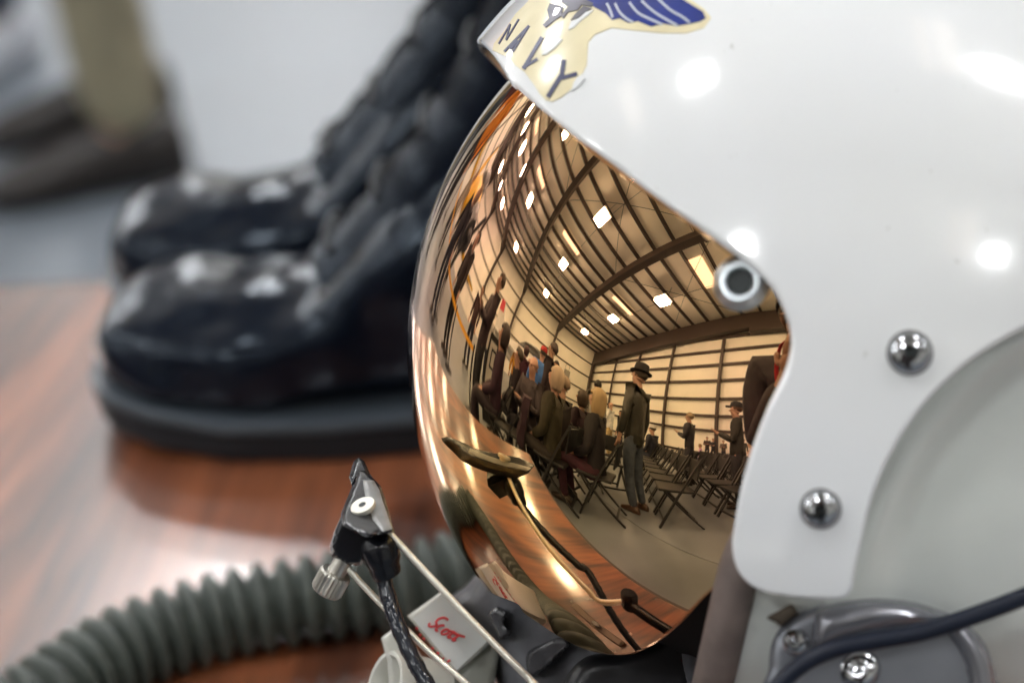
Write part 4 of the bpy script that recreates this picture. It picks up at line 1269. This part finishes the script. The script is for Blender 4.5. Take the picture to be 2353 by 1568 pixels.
for (x, y, yw, hh, ps, am, tp_, lg, hc, hs, lb) in (
        (-2.62, -1.00, 140, 1.7, 'sit', 'lap', (.018, .012, .012), (.015, .012, .014), (.30, .22, .16), 'short', 'grey haired man seated in black coat between the two fair haired women'),
        (-2.95, -1.50, 150, 1.68, 'sit', 'lap', (.03, .012, .022), BLK, (.05, .03, .02), 'bob', 'woman in dark wine coat seated behind the blonde woman'),
        (-3.45, -.25, 90, 1.7, 'sit', 'lap', (.02, .014, .02), BLK, (.04, .03, .02), 'short', 'man in black jumper seated past the bald man'),
        (-3.60, -.95, 120, 1.75, 'stand', 'down', (.022, .012, .018), BLK, (.05, .03, .03), 'short', 'man standing in dark coat behind the seated bald man'),
        (-3.30, .65, 60, 1.74, 'stand', 'crossed', (.03, .016, .022), BLK, (.06, .04, .03), 'short', 'man in wine dark sweater standing by the sign stand'),
        (-4.2, 2.3, 20, 1.74, 'stand', 'down', (.03, .02, .02), BLK, (.06, .04, .03), 'short', 'man in brown black jacket inside the yellow tape'),
        (-3.6, 3.0, -10, 1.7, 'stand', 'down', (.02, .02, .03), NAV, (.3, .2, .1), 'bob', 'woman in navy coat by the yellow tape'),
        (-4.6, 3.9, -20, 1.78, 'stand', 'front', (.05, .045, .03), BLK, (.04, .03, .02), 'short', 'man in olive shirt further along the yellow tape'),
        (-3.0, 4.6, -40, 1.72, 'stand', 'down', (.02, .012, .015), BLK, (.05, .04, .03), 'short', 'man in black behind the yellow tape'),
        (-5.2, 5.6, -30, 1.66, 'stand', 'down', (.40, .34, .26), (.05, .05, .07), (.2, .12, .06), 'bob', 'woman in beige top at the end of the yellow tape'),
        (-6.4, 2.0, 10, 1.76, 'stand', 'down', (.05, .02, .02), NAV, (.04, .03, .02), 'short', 'man in dark red sweater near the grey aircraft'),
        (-6.9, 1.2, 0, 1.7, 'stand', 'down', (.6, .58, .55), NAV, (.3, .25, .2), 'short', 'man in a pale shirt near the grey aircraft')):
    person(lb, (x, y), rad(yw), hh, ps, am, top=tp_, legs=lg, hair=hc, hairstyle=hs, coat=.06 if ps == 'stand' else 0)
bake_skins()

bag = tag(empty('duffel_bag', (-.15, 2.75, 0), rad(20)), 'red duffel bag on the floor behind the helmet', 'bag')
mb = MB(); secs = []
for x, k in ((-.32, .55), (-.30, .8), (-.26, .95), (-.1, 1.0), (.1, 1.02), (.26, .95), (.30, .8), (.32, .55)):
    secs.append([Vector((x, .17 * k * math.cos(a), .155 + .15 * k * max(-1, math.sin(a)))) for a in [2 * math.pi * i / 20 for i in range(20)]])
V, Fc = lofts(secs); mb.add(V, Fc, True); mb.build('bag_body', mat('red bag cloth', (.45, .02, .025), .7, var=.2, vscale=12, bump=.5, bscale=20), bag)
for s_ in (-1, 1):
    mb = MB(); mb.tube(spline([(-.12, .05 * s_, .30), (-.10, .06 * s_, .38), (.10, .06 * s_, .38), (.12, .05 * s_, .30)], .02), .012, 8); mb.build('bag_handle', mat('black webbing', (.015, .015, .015), .7), bag)

# ------------------------------------------------------------------ folding chairs
M_ch = mat('black folding chair', (.010, .010, .011), .45)


def make_chair():
    t = empty('folding_chair')
    mb = MB(); mb.box((0, 0, .45), (.40, .42, .03)); o = mb.build('seat', M_ch, t)
    bv = o.modifiers.new('r', 'BEVEL'); bv.width = .01; bv.segments = 2
    V = []; 
    mb = MB(); R = Matrix.Rotation(rad(-14), 3, 'Y'); mb.box((-.265, 0, .70), (.02, .42, .24), R); o = mb.build('backrest', M_ch, t)
    bv = o.modifiers.new('r', 'BEVEL'); bv.width = .008; bv.segments = 2
    for s in (-1, 1):
        mb = MB(); mb.bar((.25, .215 * s, 0), (-.30, .215 * s, .84), .022, .035, (0, 1, 0)); mb.build('leg', M_ch, t)
        mb = MB(); mb.bar((-.26, .185 * s, 0), (.14, .185 * s, .44), .022, .032, (0, 1, 0)); mb.build('leg', M_ch, t)
    mb = MB(); mb.bar((.19, -.21, .10), (.19, .21, .10), .02, .025); mb.build('stretcher', M_ch, t)
    mb = MB(); mb.bar((-.19, -.18, .08), (-.19, .18, .08), .02, .025); mb.build('stretcher', M_ch, t)
    return t


ch0 = make_chair(); used = False
def chair(x, y, rz, label, group):
    global used
    c = ch0 if not used else copy_tree(ch0); used = True
    c.location = (x, y, 0); c.rotation_euler = (0, 0, rz); tag(c, label, 'chair', group)
    return c


rowd = Vector((-.76, -.65, 0)); backd = Vector((.65, -.76, 0)); RN = ['front', 'second', 'third', 'fourth']
for r_, (st, n) in enumerate(((Vector((-1.52, -2.02, 0)), 8), (Vector((-.98, -2.72, 0)), 9), (Vector((-.35, -3.45, 0)), 10), (Vector((.2, -4.2, 0)), 11))):
    for i in range(n):
        p = st + rowd * .53 * i
        chair(p.x, p.y, math.atan2(.76, -.65) + random.uniform(-.06, .06), 'empty black folding chair, %s from the aisle end of the %s row' % (ORD[i], RN[r_]), 'rows of black folding chairs')
chair(-2.20, -.74, rad(128), 'black folding chair under the woman in the olive coat', 'occupied folding chairs')
chair(-1.98, -1.24, rad(135), 'black folding chair under the long haired blonde woman', 'occupied folding chairs')
chair(-2.95, -.52, rad(40), 'black folding chair under the bald seated man', 'occupied folding chairs')
for x_, y_, r_, who in ((-2.62, -1.00, 140, 'grey haired man in black'), (-2.95, -1.50, 150, 'woman in the wine coat'), (-3.45, -.25, 90, 'man in the black jumper')):
    chair(x_, y_, rad(r_), 'black folding chair under the ' + who, 'occupied folding chairs')
chair(-4.0, -4.35, rad(170), 'black folding chair under the seated sailor', 'occupied folding chairs')
chair(-4.3, -7.5, rad(150), 'black folding chair under the child in pink', 'occupied folding chairs')
chair(-1.75, -5.9, rad(170), 'black folding chair under the blond person at the edge', 'occupied folding chairs')
chair(-2.5, -.12, rad(100), 'black folding chair with a dark coat over its back', 'occupied folding chairs')
chair(-2.72, .12, rad(85), 'black folding chair under the person in the plum coat', 'occupied folding chairs')
chair(-2.75, -1.95, rad(20), 'empty black folding chair turned away behind the hatted man', 'occupied folding chairs')
mb = MB()
V = []
secs = []
for t_ in np.linspace(0, 1, 9):
    p = Vector((-.30 + .10 * t_, 0, .86 - .45 * t_)); w = .24 + .02 * math.sin(t_ * 5)
    secs.append([p + Vector((.03 + .02 * math.sin(t_ * 9), -w, 0)), p + Vector((.06 + .02 * math.cos(t_ * 7), 0, .01)), p + Vector((.03, w, 0)), p + Vector((-.05, w, 0)), p + Vector((-.07, 0, .01)), p + Vector((-.05, -w, 0))])
V, Fc = lofts(secs); mb.add(V, Fc, True)
o = mb.build('draped_coat', mat('dark plum coat', (.03, .012, .022), .8), None, (-2.5, -.12, 0), rad(100)); recalc(o)
tag(o, 'dark coat draped over the empty chair beside the table', 'coat')

# ------------------------------------------------------------------ sign stand, barrier tape, aircraft
sg = tag(empty('sign_stand', (-3.9, .32, 0), rad(-5)), 'tall black sign stand with a white printed panel', 'sign')
mb = MB(); mb.box((0, 0, .58), (.10, .5, 1.16)); mb.build('black_board', mat('matt black board', (.012, .012, .012), .6), sg)
mb = MB(); mb.box((.056, 0, .62), (.008, .40, .9)); mb.build('printed_panel', mat('grey white panel', (.62, .62, .60), .5), sg)
mb = MB(); mb.box((.062, .05, .86), (.004, .17, .26)); mb.build('emblem_frame', mat('black print', (.01, .01, .01), .6), sg)
mb = MB(); mb.box((.0645, .05, .86), (.004, .11, .19)); mb.build('emblem_field', mat('grey white panel', (.62, .62, .60), .5), sg)

ys = mat('yellow orange barrier tape', (.85, .42, .02), .5)
pts = [(-3.6, .9), (-3.9, 1.9), (-4.2, 3.2), (-4.6, 4.8), (-5.0, 6.6)]
for i, (x, y) in enumerate(pts):
    st = tag(empty('barrier_post', (x, y, 0)), 'thin dark barrier post, %s along the yellow tape' % ORD[i], 'post', 'posts holding the yellow barrier tape')
    mb = MB(); mb.lathe((0, 0, 0), (0, 0, 1), [(.16, 0), (.16, .02), (.03, .05), (.022, .06), (.022, .78), (.00001, .79)], 16); mb.build('post', mat('dark post', (.02, .02, .022), .4, .5), st)
mb = MB()
for a_, b_ in zip(pts, pts[1:]):
    mb.bar((*a_, .72), (*b_, .72), .006, .06)
tag(mb.build('barrier_tape', ys), 'yellow orange barrier tape strung between thin dark posts', 'barrier tape')


def fuselage(mb, prof, n=20):
    secs = []
    for x, z, w, h in prof:
        secs.append([Vector((x, w * math.cos(a), z + h * math.sin(a))) for a in [2 * math.pi * i / n for i in range(n)]])
    V, Fc = lofts(secs); mb.add(V, Fc, True)


def wing(mb, x0, x1, x2, x3, y0, y1, z0, z1, t=.12):
    V = [(x0, y0, z0 + t), (x1, y0, z0 + t * .3), (x3, y1, z1 + t * .4), (x2, y1, z1 + t * .5), (x0, y0, z0 - t), (x1, y0, z0 - t * .3), (x3, y1, z1 - t * .3), (x2, y1, z1 - t * .4)]
    mb.add(V, [(0, 1, 2, 3), (7, 6, 5, 4), (0, 4, 5, 1), (1, 5, 6, 2), (2, 6, 7, 3), (3, 7, 4, 0)])


def aircraft(name, label, loc, rz, body, accent, scale=1.0, prop=False):
    a = tag(empty(name, loc, rz), label, 'aircraft'); a.scale = (scale,) * 3
    mbd_ = mat('aircraft paint %.2f %.2f' % body[:2], body, .35, var=.08, vscale=2); mac = mat('aircraft accent %.2f %.2f' % accent[:2], accent, .35)
    mdk = mat('aircraft dark trim', (.02, .022, .025), .3)
    mb = MB(); fuselage(mb, [(4.4, 1.75, .05, .05), (4.2, 1.75, .35, .35), (3.4, 1.8, .6, .62), (2.0, 1.9, .72, .8), (0, 1.95, .75, .85), (-2, 1.95, .55, .65), (-4, 2.05, .3, .4), (-5.0, 2.15, .1, .18)]); f = mb.build('fuselage', mbd_, a)
    mb = MB(); fuselage(mb, [(2.3, 2.55, .05, .05), (1.9, 2.65, .36, .42), (.8, 2.72, .42, .55), (-.4, 2.68, .4, .48), (-1.4, 2.5, .1, .15)]); mb.build('canopy', mdk, a)
    for s in (-1, 1):
        mb = MB(); wing(mb, 1.2, -1.0, .5, -.6, .5 * s, 5.2 * s, 1.5, 1.8); recalc(mb.build('wing', mbd_, a))
        mb = MB(); wing(mb, .2, -.45, .15, -.4, 4.2 * s, 5.22 * s, 1.76, 1.84, .14); recalc(mb.build('wing_tip', mac, a))
        mb = MB(); wing(mb, -3.8, -4.9, -4.3, -4.9, .2 * s, 1.9 * s, 2.1, 2.15, .06); recalc(mb.build('tailplane', mbd_, a))
        mb = MB(); mb.tube([(.2, 1.3 * s, 1.5), (.3, 1.4 * s, .5)], .06, 10); mb.build('strut', mdk, a)
        mb = MB(); mb.lathe((.3, 1.32 * s, .32), (0, 1, 0), [(.1, 0), (.3, .02), (.32, .08), (.3, .16), (.1, .18)], 20); mb.build('wheel', mdk, a)
    mb = MB(); V = [(-3.4, .07, 2.3), (-5.1, .05, 2.2), (-5.4, .04, 4.2), (-4.7, .04, 4.2)]; V += [(x, -y, z) for x, y, z in V]
    mb.add(V, [(0, 1, 2, 3), (7, 6, 5, 4), (0, 4, 5, 1), (1, 5, 6, 2), (2, 6, 7, 3), (3, 7, 4, 0)]); recalc(mb.build('tail_fin', mbd_, a))
    mb = MB(); V = [(-4.45, .065, 3.5), (-5.3, .062, 3.5), (-5.4, .055, 4.21), (-4.7, .055, 4.21)]; V += [(x, -y, z) for x, y, z in V]
    mb.add(V, [(0, 1, 2, 3), (7, 6, 5, 4), (0, 4, 5, 1), (1, 5, 6, 2), (2, 6, 7, 3), (3, 7, 4, 0)]); recalc(mb.build('fin_tip', mac, a))
    mb = MB(); fuselage(mb, [(4.3, 1.75, .40, .40), (3.5, 1.8, .60, .63), (3.4, 1.8, .612, .64)]); mb.build('cowling', mac if prop else mdk, a)
    mb = MB(); fuselage(mb, [(-2.4, 1.97, .50, .59), (-3.0, 2.0, .445, .53)]); mb.build('fuselage_band', mac, a)
    if prop:
        mb = MB(); mb.lathe((4.35, 0, 1.75), (1, 0, 0), [(.22, 0), (.2, .15), (.1, .35), (.00001, .42)], 16); mb.build('spinner', mdk, a)
        for k in range(2):
            mb = MB(); R = Matrix.Rotation(rad(25 + 180 * k), 3, 'X'); c = Vector((4.5, 0, 1.75)) + R @ Vector((0, 0, .55)); mb.box(c, (.05, .16, 1.0), R); mb.build('propeller_blade', mdk, a)
    return a


aircraft('jet_trainer', 'pale grey trainer aircraft with red fin tip and red wing tips', (-16.4, -1.6, 0), rad(-60), (.55, .55, .54), (.50, .03, .05), 1.0)
aircraft('yellow_aircraft', 'bright yellow propeller aircraft with a dark canopy', (-8.2, 7.6, 0), rad(-60), (.75, .45, .02), (.03, .035, .04), .9, True)
aircraft('olive_aircraft', 'dark olive propeller aircraft parked beyond the yellow one', (-6.5, 14.5, 0), rad(-75), (.05, .055, .035), (.55, .03, .03), 1.0, True)
# basketball hoop like heater on the side wall
ht = tag(empty('wall_heater', hang(X0 + .9, -9.5, 5.4), A0), 'grey unit heater hung on the side wall', 'heater')
mb = MB(); mb.box((0, 0, 0), (.9, 1.0, .9)); mb.build('case', mat('grey heater case', (.25, .24, .22), .5), ht)
for s in (-1, 1):
    mb = MB(); mb.bar((-.4, .4 * s, .45), (-.4, .4 * s, 1.6), .05, .05); mb.build('hanger', M_steel, ht)
